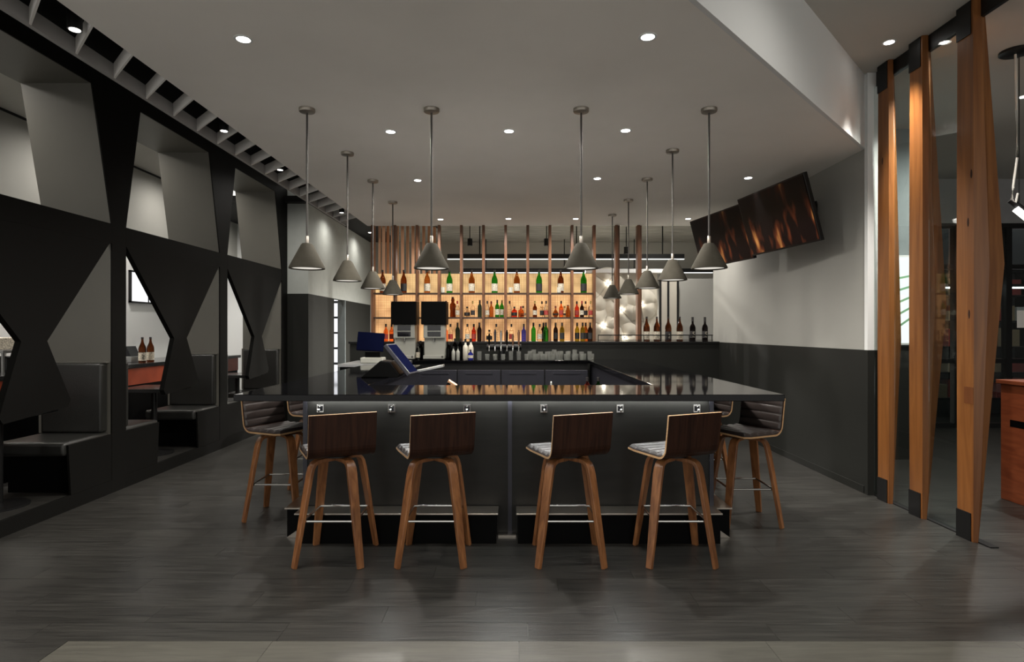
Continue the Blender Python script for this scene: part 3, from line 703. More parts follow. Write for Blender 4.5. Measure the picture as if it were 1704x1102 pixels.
# ------------------------------------------------------------------ stools
def strip_sweep(path, widths, thick, tang):
    """rectangular strip swept along a path lying in the plane normal to tang"""
    m = MB(); v = []; f = []; n = len(path); tang = Vector(tang)
    for i in range(n):
        p = Vector(path[i]); d = (Vector(path[min(i + 1, n - 1)]) - Vector(path[max(i - 1, 0)])).normalized()
        nn = d.cross(tang).normalized()
        th = thick[i] if isinstance(thick, list) else thick
        w = widths[i] / 2
        for a, b in ((-w, -th / 2), (w, -th / 2), (w, th / 2), (-w, th / 2)): v.append(p + tang * a + nn * b)
    for i in range(n - 1):
        for k in range(4):
            k2 = (k + 1) % 4; f.append((i * 4 + k, i * 4 + k2, (i + 1) * 4 + k2, (i + 1) * 4 + k))
    f.append((3, 2, 1, 0)); f.append(tuple((n - 1) * 4 + k for k in range(4)))
    return m.add(v, f)
def make_stool():
    e = empty('bar_stool', (0, 0, 0), '', 'bar stool', group='wooden swivel bar stools')
    base = e
    # four bentwood legs
    for sx, sy in ((-1, -1), (1, -1), (-1, 1), (1, 1)):
        rd = Vector((sx, sy, 0)).normalized(); tg = Vector((-rd.y, rd.x, 0))
        prof = [(0.02, 0.657), (0.115, 0.657), (0.145, 0.653), (0.167, 0.639), (0.181, 0.615), (0.192, 0.575), (0.225, 0.40), (0.26, 0.20), (0.297, 0.0)]
        wd = [0.062, 0.062, 0.062, 0.062, 0.064, 0.066, 0.060, 0.052, 0.042]
        strip_sweep([rd * r + Vector((0, 0, z)) for r, z in prof], wd, 0.024, tg).build('leg', 'stool_wood', base, True, bevel=0.003)
    q = 0.168
    MB().tube([(-q, -q, 0.285), (q, -q, 0.285)], 0.008, 8).build('footrest_bar', 'chrome', base, True)
    MB().tube([(-q, q, 0.285), (q, q, 0.285)], 0.008, 8).build('footrest_bar', 'chrome', base, True)
    MB().tube([(-q, -q, 0.285), (-q, q, 0.285)], 0.008, 8).build('footrest_bar', 'chrome', base, True)
    MB().tube([(q, -q, 0.285), (q, q, 0.285)], 0.008, 8).build('footrest_bar', 'chrome', base, True)
    MB().lathe([(0.095, 0.6695), (0.095, 0.678), (0.08, 0.679), (0.08, 0.685)], 20).build('swivel', 'black_metal', base, True)
    # L-shaped plywood shell that swivels
    Wd = 0.425
    ctr = []
    for y in (0.215, 0.15, 0.0, -0.11): ctr.append((y, 0.694 + (0.006 if y > 0.2 else 0)))
    for k in range(1, 7):
        a = pi / 2 * k / 6 * 0.92; ctr.append((-0.11 - 0.075 * sin(a), 0.694 + 0.075 * (1 - cos(a))))
    ctr += [(-0.198, 0.86), (-0.212, 0.975)]
    def offset(c, d):
        out = []
        for i in range(len(c)):
            a = Vector(c[max(i - 1, 0)]); b = Vector(c[min(i + 1, len(c) - 1)]); t = (b - a).normalized(); n = Vector((t.y, -t.x))
            out.append((c[i][0] + n.x * d, c[i][1] + n.y * d))
        return out
    inn = offset(ctr, -0.006); out = offset(ctr, 0.006)
    poly = lambda p: [(a, b) for a, b in p]
    sh = MB()
    for c0, c1 in zip(range(len(ctr) - 1), range(1, len(ctr))): pass
    o = offset(ctr, 0.0065); i_ = offset(ctr, -0.0065)
    # which side is inside (towards sitter): positive z above the seat
    if o[1][1] > i_[1][1]: o, i_ = i_, o
    edge = MB().prism(i_ + o[::-1], -Wd / 2, Wd / 2, 'x').build('seat_shell', 'ply_edge', base)
    edge.data.materials.append(MATS['stool_veneer'])
    nn_ = len(i_)
    for p_ in edge.data.polygons:
        if len(p_.vertices) == 4 and abs(p_.normal.x) < 0.5:
            ids = sorted(v % (2 * nn_) for v in p_.vertices)
            if not (ids[0] == ids[1] and ids[2] == ids[3] and ids[2] - ids[0] in (2 * nn_ - 1,)) and not (ids[0] == nn_ - 1 and ids[2] == nn_): p_.material_index = 1
    outer2 = offset(ctr, 0.0085) if offset(ctr, 0.0085)[1][1] < ctr[1][1] else offset(ctr, -0.0085)
    MB().prism(o + outer2[::-1], -Wd / 2 + 0.003, Wd / 2 - 0.003, 'x').build('veneer', 'stool_veneer', edge)
    sgn = 1 if offset(ctr, 0.01)[1][1] > ctr[1][1] else -1
    # padding with channels: dense samples along the centre line
    def dense(c, n):
        pts = [Vector(p) for p in c]; L = [0]
        for a, b in zip(pts, pts[1:]): L.append(L[-1] + (b - a).length)
        res = []
        for k in range(n + 1):
            s = L[-1] * k / n
            j = max(i for i in range(len(L)) if L[i] <= s + 1e-9); j = min(j, len(pts) - 2)
            res.append(tuple(pts[j].lerp(pts[j + 1], (s - L[j]) / (L[j + 1] - L[j]))))
        return res
    def pad(c, name, n, ribs, th):
        d = dense(c, n); base_l = offset(d, sgn * 0.0068)
        tops = []
        for k in range(n + 1):
            u = k / n; edge_r = min(1, sqrt(max(0, 1 - (1 - min(1, min(u, 1 - u) / 0.08)) ** 2)))
            rib = abs(sin(pi * ribs * u)) ** 0.5
            tops.append(0.008 + (th - 0.008) * edge_r * (0.62 + 0.38 * rib))
        top_l = []
        for k in range(n + 1):
            a = Vector(d[max(k - 1, 0)]); b = Vector(d[min(k + 1, n)]); t = (b - a).normalized(); nn = Vector((t.y, -t.x)) * sgn
            top_l.append((d[k][0] + nn.x * tops[k], d[k][1] + nn.y * tops[k]))
        w = Wd / 2 - 0.006
        v = []; f = []; xs = [-w, -w + 0.012, 0, w - 0.012, w]; fac = [0.35, 1, 1, 1, 0.35]
        m = n + 1
        for xi, fa_ in zip(xs, fac):
            for k in range(m):
                b0 = Vector(base_l[k]); t0 = Vector(top_l[k]); p = b0.lerp(t0, fa_); v.append((xi, p.x, p.y))
        for xi in (xs[0], xs[-1]):
            for k in range(m): v.append((xi, base_l[k][0], base_l[k][1]))
        for i in range(4):
            for k in range(n): f.append((i * m + k, i * m + k + 1, (i + 1) * m + k + 1, (i + 1) * m + k))
        b5, b6 = 5 * m, 6 * m
        for k in range(n):
            f.append((k, k + 1, b5 + k + 1, b5 + k)); f.append((4 * m + k, 4 * m + k + 1, b6 + k + 1, b6 + k)); f.append((b5 + k, b5 + k + 1, b6 + k + 1, b6 + k))
        MB().add(v, f).build(name, 'stool_leather', base, True)
    pad(ctr[:7], 'seat_pad', 40, 5, 0.034)
    pad(ctr[7:], 'back_pad', 32, 4, 0.026)
    return e
SHELL = ('seat_shell', 'veneer', 'seat_pad', 'back_pad')
st0 = make_stool()
stools = [(-1.165, 3.94, 12, 'bar stool at the left end of the front row, dark veneer back to us'), (-0.515, 3.94, 9, 'second bar stool from the left in the front row'),
          (0.374, 3.94, 22, 'third bar stool from the left in the front row, turned left'), (1.076, 3.94, 24, 'bar stool at the right end of the front row with dark veneer back'),
          (-1.89, 4.84, -115, 'bar stool on the left side of the bar showing its ribbed leather back'), (1.84, 4.70, 115, 'bar stool on the right side of the bar showing its ribbed leather back'),
          (-1.89, 5.78, -112, 'second bar stool on the left side, mostly hidden behind the bar corner'), (1.84, 5.75, 112, 'second bar stool on the right side, partly hidden by the nearer one')]
for i, (x, y, a, l) in enumerate(stools):
    if i == 0: s = st0
    else: s = copy_tree(st0)
    s.location = (x, y, 0); s['label'] = l
    stools[i] = s
for s, spec in zip(stools, (27, 23, 22, 24, -115, 115, -112, 112)):
    for ch in s.children:
        if ch.name.split('.')[0] in SHELL: ch.rotation_euler = (0, 0, R(spec))

# ------------------------------------------------------------------ wood columns on the right
def column(y, lab, top_w, mid_w, kink, knots):
    e = empty('wood_column', (3.27, y, 0), lab, 'column', group='tapered timber columns')
    H = HH - 0.002
    # wide face looks at the bar (-x), thickness grows to the kink and shrinks below it
    D = 0.165
    lv = [(0.0, 0.025, 0.15), (kink, mid_w, D), (H, top_w, 0.145)]
    v = []; f = []
    for z, t, d in lv:
        v += [(0, d * 0.55, z), (0, -d * 0.45, z), (0.02 + t * 0.4, -d * 0.5, z), (0.02 + t, -d * 0.35, z), (0.02 + t, d * 0.55, z)]
    n = 5
    for i in range(len(lv) - 1):
        for k in range(n):
            k2 = (k + 1) % n; f.append((i * n + k, i * n + k2, (i + 1) * n + k2, (i + 1) * n + k))
    f.append(tuple(range(n - 1, -1, -1))); f.append(tuple((len(lv) - 1) * n + k for k in range(n)))
    MB().add(v, f).build('timber', 'column_wood', e)
    # darker laminated blocks let into the foot, steel shoes at both ends
    if y < 4.5: MB().box(-0.002, -0.0005, -0.068, 0.015, 0.98, 1.10).build('laminated_block', 'column_wood_red', e)
    MB().prism([(-0.05, 0.0), (0.088, 0.0), (0.088, 0.20), (-0.05, 0.20)], -0.006, -0.0005, 'x').build('foot_plate', 'black_metal', e)
    MB().prism([(-0.05, H - 0.24), (0.086, H - 0.24), (0.086, H - 0.001), (-0.05, H - 0.001)], -0.006, -0.0005, 'x').build('head_plate', 'black_metal', e)
    for dy, z in knots:
        o = MB().lathe([(0.014, -0.0005), (0.010, -0.003)], 10).build('knot', 'stool_veneer', e, loc=(0, dy, z)); o.rotation_euler = (0, R(90), 0); o.scale = (2.4, 0.7, 0.4)
column(5.20, 'wooden column closest to the right wall end', 0.035, 0.095, 1.42, [(0.02, 3.0)])
column(4.78, 'middle wooden column of the three, brightly lit near its top', 0.05, 0.18, 1.70, [])
column(4.26, 'largest and nearest wooden column on the right', 0.07, 0.21, 1.98, [(-0.05, 2.62), (-0.02, 2.28), (-0.03, 1.62)])
hb = MB().box(3.262, 3.34, 3.9, 5.44, 0, 0.02).build('base_channel', 'black_metal'); hb.location = (0, 0, 0)
part = empty('glass_partition', (3.30, 4.7, 0), 'clear glass panes standing between the wooden columns', 'glass partition')
for k, (a, b) in enumerate(((4.36, 4.69), (4.88, 5.11), (5.29, 5.395))):
    MB().box(0.004, 0.012, by(a) + PYF - 4.7, by(b) + PYF - 4.7, 0.021, HH - 0.13).build('pane', 'partition_glass', part)
bpy.data.objects.remove(hb)
MB().box(0.0, 0.06, -0.62, 0.69, 0, 0.008).build('floor_channel', 'black_metal', part)
MB().box(0.02, 0.05, -0.8, 0.69, HH - 0.13, HH - 0.002).build('head_channel', 'black_metal', part)

# ------------------------------------------------------------------ right hand room things
hs = empty('host_stand', (4.38, 4.7, 0), 'red-brown cherry wood stand at the right edge', 'stand')
MB().box(0.0, 0.75, -0.62, 0.60, 0, 1.03).build('body', 'cherry_wood', hs, bevel=0.004)
MB().box(-0.025, 0.78, -0.65, 0.625, 1.0305, 1.066).build('countertop', 'cherry_wood', hs, bevel=0.004)
MB().box(-0.0015, -0.0002, -0.1, 0.50, 0.66, 0.72).build('slot_handle', 'kick_black', hs)
for k in range(5):
    mn = MB().box(-0.11, 0.11, -0.15, 0.15, 0, 0.007).build('menu', 'paper', loc=(4.62 + 0.006 * (k % 2), 5.0 + 0.01 * k, 1.0665 + 0.0075 * k)); mn.rotation_euler = (0, 0, R(3 * (k % 3) - 3))
    tag(mn, '%s pale menu from the bottom of the small stack on the cherry stand' % ORD[k], 'menu', 'menus on the stand')
pl = empty('tilted_tube_lamp', (4.24, 4.98, HH), 'pendant with tilted white tube in black frame at the right edge', 'pendant lamp')
MB().lathe([(0.10, -0.03), (0.115, -0.02), (0.115, -0.0005)], 24).build('canopy', 'black_metal', pl, True)
MB().tube([(0, 0, -0.03), (0.01, 0, -0.5), (0.015, 0, -0.9), (-0.02, 0, -1.15), (-0.03, 0, -1.25), (0.0, 0, -1.28), (0.02, 0, -1.20)], 0.009, 8).build('cord', 'cable_white', pl, True)
MB().tube([(0.03, 0, -0.03), (0.03, 0, -1.30)], 0.004, 6).build('suspension_wire', 'black_metal', pl)
MB().tube([(0.0, 0, -1.33), (0.25, -0.1, -1.62)], 0.026, 10).build('tube', 'tube_glow', pl, True)
MB().tube([(-0.02, 0.03, -1.25), (0.27, -0.07, -1.56)], 0.028, 10).build('housing', 'black_metal', pl, True)
# storefront frames and display shelf behind
sf = empty('storefront', (7.1, 9.2, 0), 'black framed glass storefront across the right hand room', 'storefront')
for x in (-1.2, -0.25, 0.55, 1.4, 2.3): MB().box(x, x + 0.09, -0.05, 0.05, 0, 3.1).build('mullion', 'black_metal', sf)
for z in (0.0, 1.0, 2.46, 3.1): MB().box(-1.2, 2.39, -0.045, 0.045, z, z + 0.07).build('transom', 'black_metal', sf)
MB().box(-1.2, 2.39, -0.03, 0.03, 3.171, HH - 0.001).build('header', 'back_grey_paint', sf)
for x in (-1.11, -0.16, 0.64, 1.49): MB().box(x, x + 0.80, -0.004, 0.004, 0.08, 3.08).build('pane', 'window_glass', sf)
MB().box(0.75, 0.95, -0.01, -0.006, 1.55, 1.82).build('notice', 'paper', sf)
ds = empty('display_shelf', (7.5, 10.3, 0), 'dark retail shelf with red and tan boxes beyond the storefront', 'shelf')
MB().box(-1.3, 1.6, 0.4, 0.43, 0, 2.6).build('back_panel', 'box_dark', ds)
for z in (0.3, 0.75, 1.2, 1.65, 2.1, 2.55): MB().box(-1.3, 1.6, 0, 0.4, z, z + 0.03).build('shelf', 'black_metal', ds)
for x in (-1.33, 1.6): MB().box(x, x + 0.03, 0, 0.43, 0, 2.6).build('upright', 'black_metal', ds)
rb = random.Random(11)
n = 0
for z in (0.33, 0.78, 1.23, 1.68, 2.13):
    x = -1.2
    row = 0
    rown = {0.33: 'lowest', 0.78: 'second', 1.23: 'middle', 1.68: 'fourth', 2.13: 'top'}[z]
    while x < 1.4:
        w = rb.uniform(0.14, 0.30); h = rb.uniform(0.16, 0.34)
        o = MB().box(-w / 2, w / 2, -0.13, 0.13, 0, h).build('retail_box', rb.choice(['box_red', 'box_tan', 'paper', 'box_red', 'box_tan']), loc=(7.5 + x + w / 2, 10.5, z + 0.0005), bevel=0.004)
        tag(o, '%s box from the left on the %s display shelf beyond the storefront' % (ORD[row], rown), 'box', 'boxes on the display shelf'); x += w + rb.uniform(0.03, 0.10); row += 1
l2 = empty('linear_lamp', (7.8, 9.7, 2.2), 'white linear lamp glowing beyond the black storefront', 'lamp')
MB().box(-0.9, 1.2, -0.03, 0.03, 0.0, 0.02).build('diffuser', 'tube_glow', l2); MB().box(-0.9, 1.2, -0.03, 0.03, 0.021, 0.07).build('housing', 'black_metal', l2)
for x in (-0.8, 1.1): MB().tube([(x, 0, 0.071), (x, 0, HH - 2.2)], 0.006, 6).build('wire', 'black_metal', l2)

# ------------------------------------------------------------------ televisions
def tv(a, b, lab):
    """a, b: top edge near and far end (x, y); tilted forward"""
    A = Vector((a[0], a[1], 0)); B = Vector((b[0], b[1], 0)); w = (B - A).length
    z = 1.30 + 1.5
    c = (A + B) / 2 + Vector((0.09, 0, 2.70))
    e = empty('television', c, lab, 'television', group='televisions on the right wall')
    u = (A - B).normalized(); vup = Vector((-0.20, 0.0, 0.69)); vup = (vup - u * vup.dot(u)).normalized(); nrm = u.cross(vup)
    # columns: local x along the screen, local y = depth, local z = up
    M = Matrix((u, -nrm, vup)).transposed()
    if nrm.x > 0: M = Matrix((u, nrm, vup)).transposed()
    e.rotation_euler = M.to_euler(); h = 0.34
    MB().box(-w / 2, w / 2, 0.004, 0.045, -h, h).build('bezel', 'black_metal', e, bevel=0.004)
    MB().box(-w / 2 + 0.018, w / 2 - 0.018, 0.0, 0.0039, -h + 0.02, h - 0.018).build('screen', 'tv_picture', e)
    MB().box(-0.06, 0.06, 0.0455, (XR - 0.004 - c.x) / abs(nrm.x) - 0.0, -0.06, 0.06).build('wall_mount', 'black_metal', e)
    return e
tv((2.80, 5.70), (2.62, 6.90), 'nearer of two wall televisions showing a dark amber flame picture')
tv((2.73, 7.10), (2.48, 8.29), 'farther of two wall televisions, left edge hidden behind pendants')

# ------------------------------------------------------------------ bottles
KIND = {
    'sake': dict(prof=[(0.046, 0), (0.052, 0.006), (0.052, 0.20), (0.046, 0.235), (0.024, 0.285), (0.016, 0.32), (0.016, 0.365)], lab=(0.03, 0.15, 0.0527), cap=(0.0175, 0.345, 0.375)),
    'wine': dict(prof=[(0.034, 0), (0.038, 0.005), (0.038, 0.18), (0.034, 0.205), (0.016, 0.235), (0.014, 0.30)], lab=(0.04, 0.14, 0.0387), cap=(0.0155, 0.25, 0.305)),
    'spirit': dict(prof=[(0.034, 0), (0.037, 0.005), (0.037, 0.16), (0.030, 0.185), (0.015, 0.205), (0.013, 0.25)], lab=(0.04, 0.12, 0.0377), cap=(0.0155, 0.235, 0.285)),
    'squat': dict(prof=[(0.046, 0), (0.050, 0.006), (0.050, 0.10), (0.040, 0.125), (0.016, 0.145), (0.014, 0.16)], lab=(0.03, 0.085, 0.0507), cap=(0.018, 0.155, 0.19)),
    'round': dict(prof=[(0.025, 0), (0.042, 0.02), (0.05, 0.055), (0.044, 0.09), (0.022, 0.12), (0.013, 0.14), (0.013, 0.17)], lab=(0.042, 0.068, 0.0512), cap=(0.016, 0.165, 0.20)),
    'figure': dict(prof=[(0.040, 0), (0.046, 0.01), (0.040, 0.10), (0.052, 0.16), (0.046, 0.21), (0.022, 0.24), (0.030, 0.27), (0.022, 0.30)], lab=(0.02, 0.06, 0.0468), cap=(0.018, 0.301, 0.325)),
    'jug': dict(prof=[(0.036, 0), (0.044, 0.012), (0.042, 0.10), (0.026, 0.15), (0.02, 0.18), (0.024, 0.20)], lab=(0.03, 0.08, 0.0452), cap=(0.016, 0.2005, 0.215)),
}
bm_cache = {}
def bottle(kind, m, loc, label, cap='cap_black', lab='label_white', group='bottles on the back bar', s=1.0, sz=None):
    K = KIND[kind]
    if 'lit shelf' in group:      # keep the glass clear of the wooden slats
        rr_ = max(p[0] for p in K['prof']) * s + 0.028
        for q in range(13):
            xs_ = -2.216 + SP * q
            if abs(loc[0] - xs_) < rr_: loc = (xs_ + (rr_ if loc[0] >= xs_ else -rr_), loc[1], loc[2])
    for key, fn in ((('b', kind, m), lambda: MB().lathe(K['prof'], 16).mesh('bottle', m, True)),
                    (('l', kind, lab), lambda: MB().lathe([(K['lab'][2], K['lab'][0]), (K['lab'][2], K['lab'][1])], 16, caps=False).mesh('label', lab, True) if lab else None),
                    (('c', kind, cap), lambda: MB().lathe([(K['cap'][0], K['cap'][1]), (K['cap'][0], K['cap'][2])], 12).mesh('cap', cap, True))):
        if key not in bm_cache: bm_cache[key] = fn()
    e = empty('bottle', loc, label, 'bottle', group=group); e.scale = (s, s, sz or s)
    share('glass_body', bm_cache[('b', kind, m)], e)
    if lab: share('paper_label', bm_cache[('l', kind, lab)], e)
    share('cap', bm_cache[('c', kind, cap)], e)
    return e
def sx_(xp, y): return (xp - 852) / 984 * y
Z1, Z2, Z3 = 1.3345, 1.7205, 2.1075
top_row = [(637, 'brown', 'label_white'), (672, 'brown', 'label_black'), (711, 'amber', 'label_white'), (748, 'green', 'label_white'), (785, 'amber', 'label_white'), (823, 'green', 'label_white'), (860, 'amber', 'label_white'), (897, 'green', 'label_black'), (933, 'brown', 'label_white'), (971, 'green', 'label_black')]
for i, (x, c, lb_) in enumerate(top_row):
    bottle('sake', 'glass_' + c, (sx_(x, 9.45), 9.44, Z3), 'tall %s bottle in the %s compartment from left, top lit shelf' % (c, ORD[i]), lab=lb_, group='bottles on the top lit shelf', s=0.95, sz=0.98)
mid = [(743, 'spirit', 'red', 'label_red'), (753, 'figure', 'brown', None), (767, 'spirit', 'clear', 'label_white'), (777, 'squat', 'clear', 'label_black'), (787, 'spirit', 'clear', 'label_black'), (798, 'wine', 'teal', None), (810, 'spirit', 'clear', 'label_white'),
       (817.5, 'spirit', 'amber', None), (827.5, 'wine', 'green', 'label_white'), (835, 'wine', 'green', 'label_white'), (847.5, 'spirit', 'clear', None), (856, 'squat', 'red', 'label_black'), (867, 'squat', 'orange', None), (877, 'round', 'clear', 'label_white'),
       (890, 'spirit', 'brown', 'label_white'), (902, 'spirit', 'clear', 'label_black'), (912, 'spirit', 'clear', 'label_red'), (925, 'round', 'amber', 'label_black'), (933.5, 'spirit', 'orange', 'label_red'), (940, 'round', 'clear', 'label_black'), (949.5, 'jug', 'amber', None),
       (960.5, 'spirit', 'red', 'label_red'), (968, 'spirit', 'dark', 'label_white'), (975, 'spirit', 'clear', 'label_black'), (983.5, 'spirit', 'clear', 'label_red')]
for i, (x, k, c, lb_) in enumerate(mid):
    bottle(k, 'glass_' + c, (sx_(x, 9.43), 9.43 + (0.045 if i % 2 else -0.035), Z2), '%s bottle from the left on the middle lit shelf, %s glass' % (ORD[i], c), lab=lb_, group='bottles on the middle lit shelf', s=0.9 if k != 'figure' else 1.0,
           cap=['cap_black', 'cap_black', 'cap_red', 'cap_black', 'cap_gold'][i % 5])
low = [(643, 'spirit', 'orange', 'label_red'), (651, 'spirit', 'orange', 'label_red'), (681, 'spirit', 'clear', 'label_white'), (741, 'spirit', 'orange', None), (750, 'spirit', 'clear', 'label_red'), (761, 'wine', 'teal', None), (778, 'spirit', 'clear', 'label_white'), (788, 'spirit', 'red', 'label_red'),
       (799, 'wine', 'dark', None), (814, 'squat', 'clear', 'label_black'), (826, 'spirit', 'clear', None), (851, 'spirit', 'clear', 'label_red'), (872, 'spirit', 'blue', None), (888, 'wine', 'green', None), (898, 'spirit', 'clear', 'label_white'), (904.5, 'wine', 'dark', 'label_black'),
       (911, 'wine', 'green', None), (925, 'wine', 'dark', 'label_black'), (935, 'wine', 'olive', 'label_black'), (961, 'wine', 'olive', 'label_black'), (969, 'wine', 'olive', 'label_black'), (975, 'wine', 'amber', 'label_black'), (981.5, 'wine', 'dark', 'label_black')]
for i, (x, k, c, lb_) in enumerate(low):
    bottle(k, 'glass_' + c, (sx_(x, 9.43), 9.43 + (0.045 if i % 2 else -0.035), Z1), '%s bottle from the left on the lowest lit shelf, %s glass' % (ORD[i], c), lab=lb_, group='bottles on the lowest lit shelf', s=0.98)
for i, x in enumerate((1076, 1093, 1112, 1131, 1152.5, 1173)):
    e = bottle('sake' if i < 4 else 'spirit', 'glass_brown' if i < 4 else 'glass_dark', (sx_(x, 9.42), 9.42, Z1), '%s bottle from the left on the black ledge right of the shelving' % ORD[i], group='bottles on the right ledge', s=0.98 if i < 4 else 1.25, sz=1.05 if i < 4 else 1.36,
               lab='label_white' if i in (0, 1, 3) else 'label_black')
    if i in (2, 4, 5):
        for k in range(4):
            MB().box(-0.016 + 0.004 * (k % 2), 0.016 - 0.006 * (k // 2), -0.002, 0, -0.003, 0.003).build('label_mark', 'label_white', e, loc=(0.004 * (k % 2), -0.0545 if i == 2 else -0.039, 0.055 + 0.018 * k)).rotation_euler = (0, R([10, -35, 40, -8][k]), 0)
lb2 = [(-5.02, 6.08, 'large brown sake bottle on the red counter at the far left edge', 'label_white'), (-5.02, 8.03, 'left brown sake bottle of the pair on the red counter', 'label_white'), (-5.02, 8.21, 'right brown sake bottle of the pair on the red counter', 'label_white')]
for i, (x, y, l, lb_) in enumerate(lb2):
    e = bottle('sake', 'glass_brown', (x, y, 1.0705), l, lab=lb_, group='bottles on the sushi counter', s=0.9, sz=0.92)
    if i < 2:
        for k in range(3):
            mk = MB().box(-0.018, 0.018, -0.002, 0, -0.004, 0.004).build('label_mark', 'label_ink', e, loc=(0.0385, -0.0385, 0.06 + 0.025 * k)); mk.rotation_euler = (0, R([20, -30, 15][k]), R(45))

# two small white tumblers on the top shelf
for i, x in enumerate((735, 847.5, 930)):
    t = MB().lathe([(0.030, 0), (0.034, 0.085), (0.031, 0.085), (0.027, 0.006)], 16).build('tumbler', 'cream_plastic', loc=(sx_(x, 9.4) + (0.0 if i == 2 else 0.022), 9.375, Z3), smooth=True)
    tag(t, ['small pale tumbler beside the fourth top shelf bottle', 'small white tumbler in front of the middle slat on the top shelf', 'small white tumbler in front of the ninth top shelf bottle'][i], 'tumbler', 'tumblers on the top shelf')

# ------------------------------------------------------------------ things on the back counter
def dispenser(x, lab):
    e = empty('drink_dispenser', (x, 9.02, HB + 0.001), lab, 'dispenser', group='drink dispensers')
    MB().box(-0.165, 0.165, -0.15, 0.15, 0.0, 0.015).build('foot', 'kick_black', e)
    MB().box(-0.16, 0.16, -0.02, 0.15, 0.0155, 0.53).build('body', 'white_plastic', e, bevel=0.008)
    MB().box(-0.16, 0.16, -0.13, -0.021, 0.0155, 0.07).build('drip_tray', 'white_plastic', e, bevel=0.005)
    MB().box(-0.16, 0.16, -0.10, -0.021, 0.33, 0.53).build('head', 'white_plastic', e, bevel=0.006)
    MB().box(-0.10, 0.10, -0.104, -0.101, 0.44, 0.52).build('display', 'dark_glass', e)
    MB().box(-0.10, 0.10, -0.104, -0.101, 0.35, 0.425).build('button_panel', 'dark_glass', e)
    MB().lathe([(0.012, 0.27), (0.02, 0.33)], 12, (0, -0.06, 0)).build('nozzle', 'chrome', e, True)
    for k in range(2): MB().box(0.115, 0.14, -0.1335, -0.1305, 0.03 + 0.018 * k, 0.042 + 0.018 * k).build('button', 'kick_black', e)
    MB().box(-0.19, 0.19, -0.15, 0.17, 0.531, 0.87).build('hopper', 'kick_black', e, bevel=0.012)
    MB().box(-0.192, 0.192, -0.152, 0.172, 0.871, 0.88).build('lid', 'black_metal', e)
dispenser(sx_(672, 8.9), 'left white drink dispenser with big black hopper')
dispenser(sx_(722, 8.9), 'right white drink dispenser with big black hopper')
for i, (x, y, k, m, lb_, s, z) in enumerate(((695.5, 8.98, 'wine', 'glass_clear', 'label_white', 0.8, 0), (700, 9.15, 'spirit', 'glass_dark', None, 1.0, 0), (746, 8.98, 'wine', 'glass_dark', None, 0.9, 0), (748.5, 9.1, 'wine', 'glass_dark', None, 0.85, 0),
        (754.5, 8.9, 'spirit', 'white_plastic', None, 0.72, 0), (762, 8.9, 'spirit', 'white_plastic', None, 0.72, 0), (757, 9.16, 'wine', 'glass_dark', None, 1.05, 0), (766, 9.17, 'wine', 'glass_dark', None, 1.05, 0), (774.5, 9.13, 'spirit', 'cream_plastic', None, 1.1, 0), (783.5, 9.14, 'spirit', 'cream_plastic', None, 1.12, 0), (783, 8.98, 'squat', 'glass_blue', 'label_white', 0.8, 0))):
    bottle(k, m, (sx_(x, y), y, HB + 0.001), ['clear small bottle between the two drink dispensers', 'dark bottle between the two drink dispensers', 'dark bottle just right of the dispensers', 'second dark bottle right of the dispensers', 'left small white bottle on the service counter',
        'right small white bottle on the service counter', 'left tall black bottle behind the white ones', 'right tall black bottle behind the white ones', 'left cream bottle behind the white ones', 'right cream bottle behind the white ones', 'squat blue jar beside the glassware'][i], group='bottles on the service counter', lab=lb_, s=s)
# beer tap tower
tp = empty('beer_tap_tower', (sx_(835, 9.1), 9.1, HB + 0.001), 'beer tap tower with a row of chrome taps and tall handles', 'tap tower')
MB().lathe([(0.07, 0), (0.07, 0.01), (0.045, 0.015), (0.045, 0.16)], 18, (0, 0, 0)).build('column', 'black_metal', tp, True)
MB().tube([(-0.23, 0, 0.19), (0.30, 0, 0.19)], 0.045, 14).build('manifold', 'black_metal', tp, True)
for k in range(6):
    x = -0.19 + 0.09 * k
    t_ = MB().tube([(0, -0.04, 0.20), (0, -0.09, 0.205), (0, -0.105, 0.18), (0, -0.11, 0.13)], [0.014, 0.014, 0.011, 0.009], 10).build('tap', 'chrome', tp, True, loc=(x, 0, 0))
    h = [0.16, 0.22, 0.20, 0.21, 0.15, 0.21][k]
    MB().tube([(0, -0.085, 0.212), (0, -0.08, 0.24), (0, -0.07, 0.24 + h * 0.8), (0, -0.07, 0.24 + h)], [0.007, 0.012, 0.020, 0.014], 10).build('tap_handle', ['kick_black', 'cabinet_steel', 'steel', 'kick_black', 'slat_wood', 'slat_wood'][k], t_, True)
# glassware
gl1 = MB().lathe([(0.028, 0), (0.036, 0.09), (0.034, 0.09), (0.026, 0.006)], 14).mesh('tumbler', 'tumbler_glass', True)
gl2 = MB().lathe([(0.030, 0), (0.034, 0.13), (0.032, 0.13), (0.028, 0.006)], 14).mesh('tumbler', 'tumbler_glass', True)
n = 0
r2 = random.Random(5)
for row, (yy, z) in enumerate(((8.86, 0), (8.98, 0))):
    for i in range(15):
        x = sx_(798, 8.9) + 0.118 * i + (0.05 if row else 0)
        if 0.02 < x + 0.0 and False: continue
        if row == 1 and -0.45 < x < 0.2: continue
        o = share('drinking_glass', gl2 if (i * 7 + row * 3) % 5 in (0, 3) else gl1, None, (x, yy + r2.uniform(-0.015, 0.015), HB + 0.001))
        tag(o, '%s drinking glass from the left in the %s row on the service counter' % (ORD[i], ['front', 'back'][row]), 'glass', 'drinking glasses on the service counter')
tray = MB().box(-0.4, 0.4, -0.1, 0.1, 0, 0.012)
for i, (x0, cnt) in enumerate(((0.42, 4), (0.78, 4))):
    pass
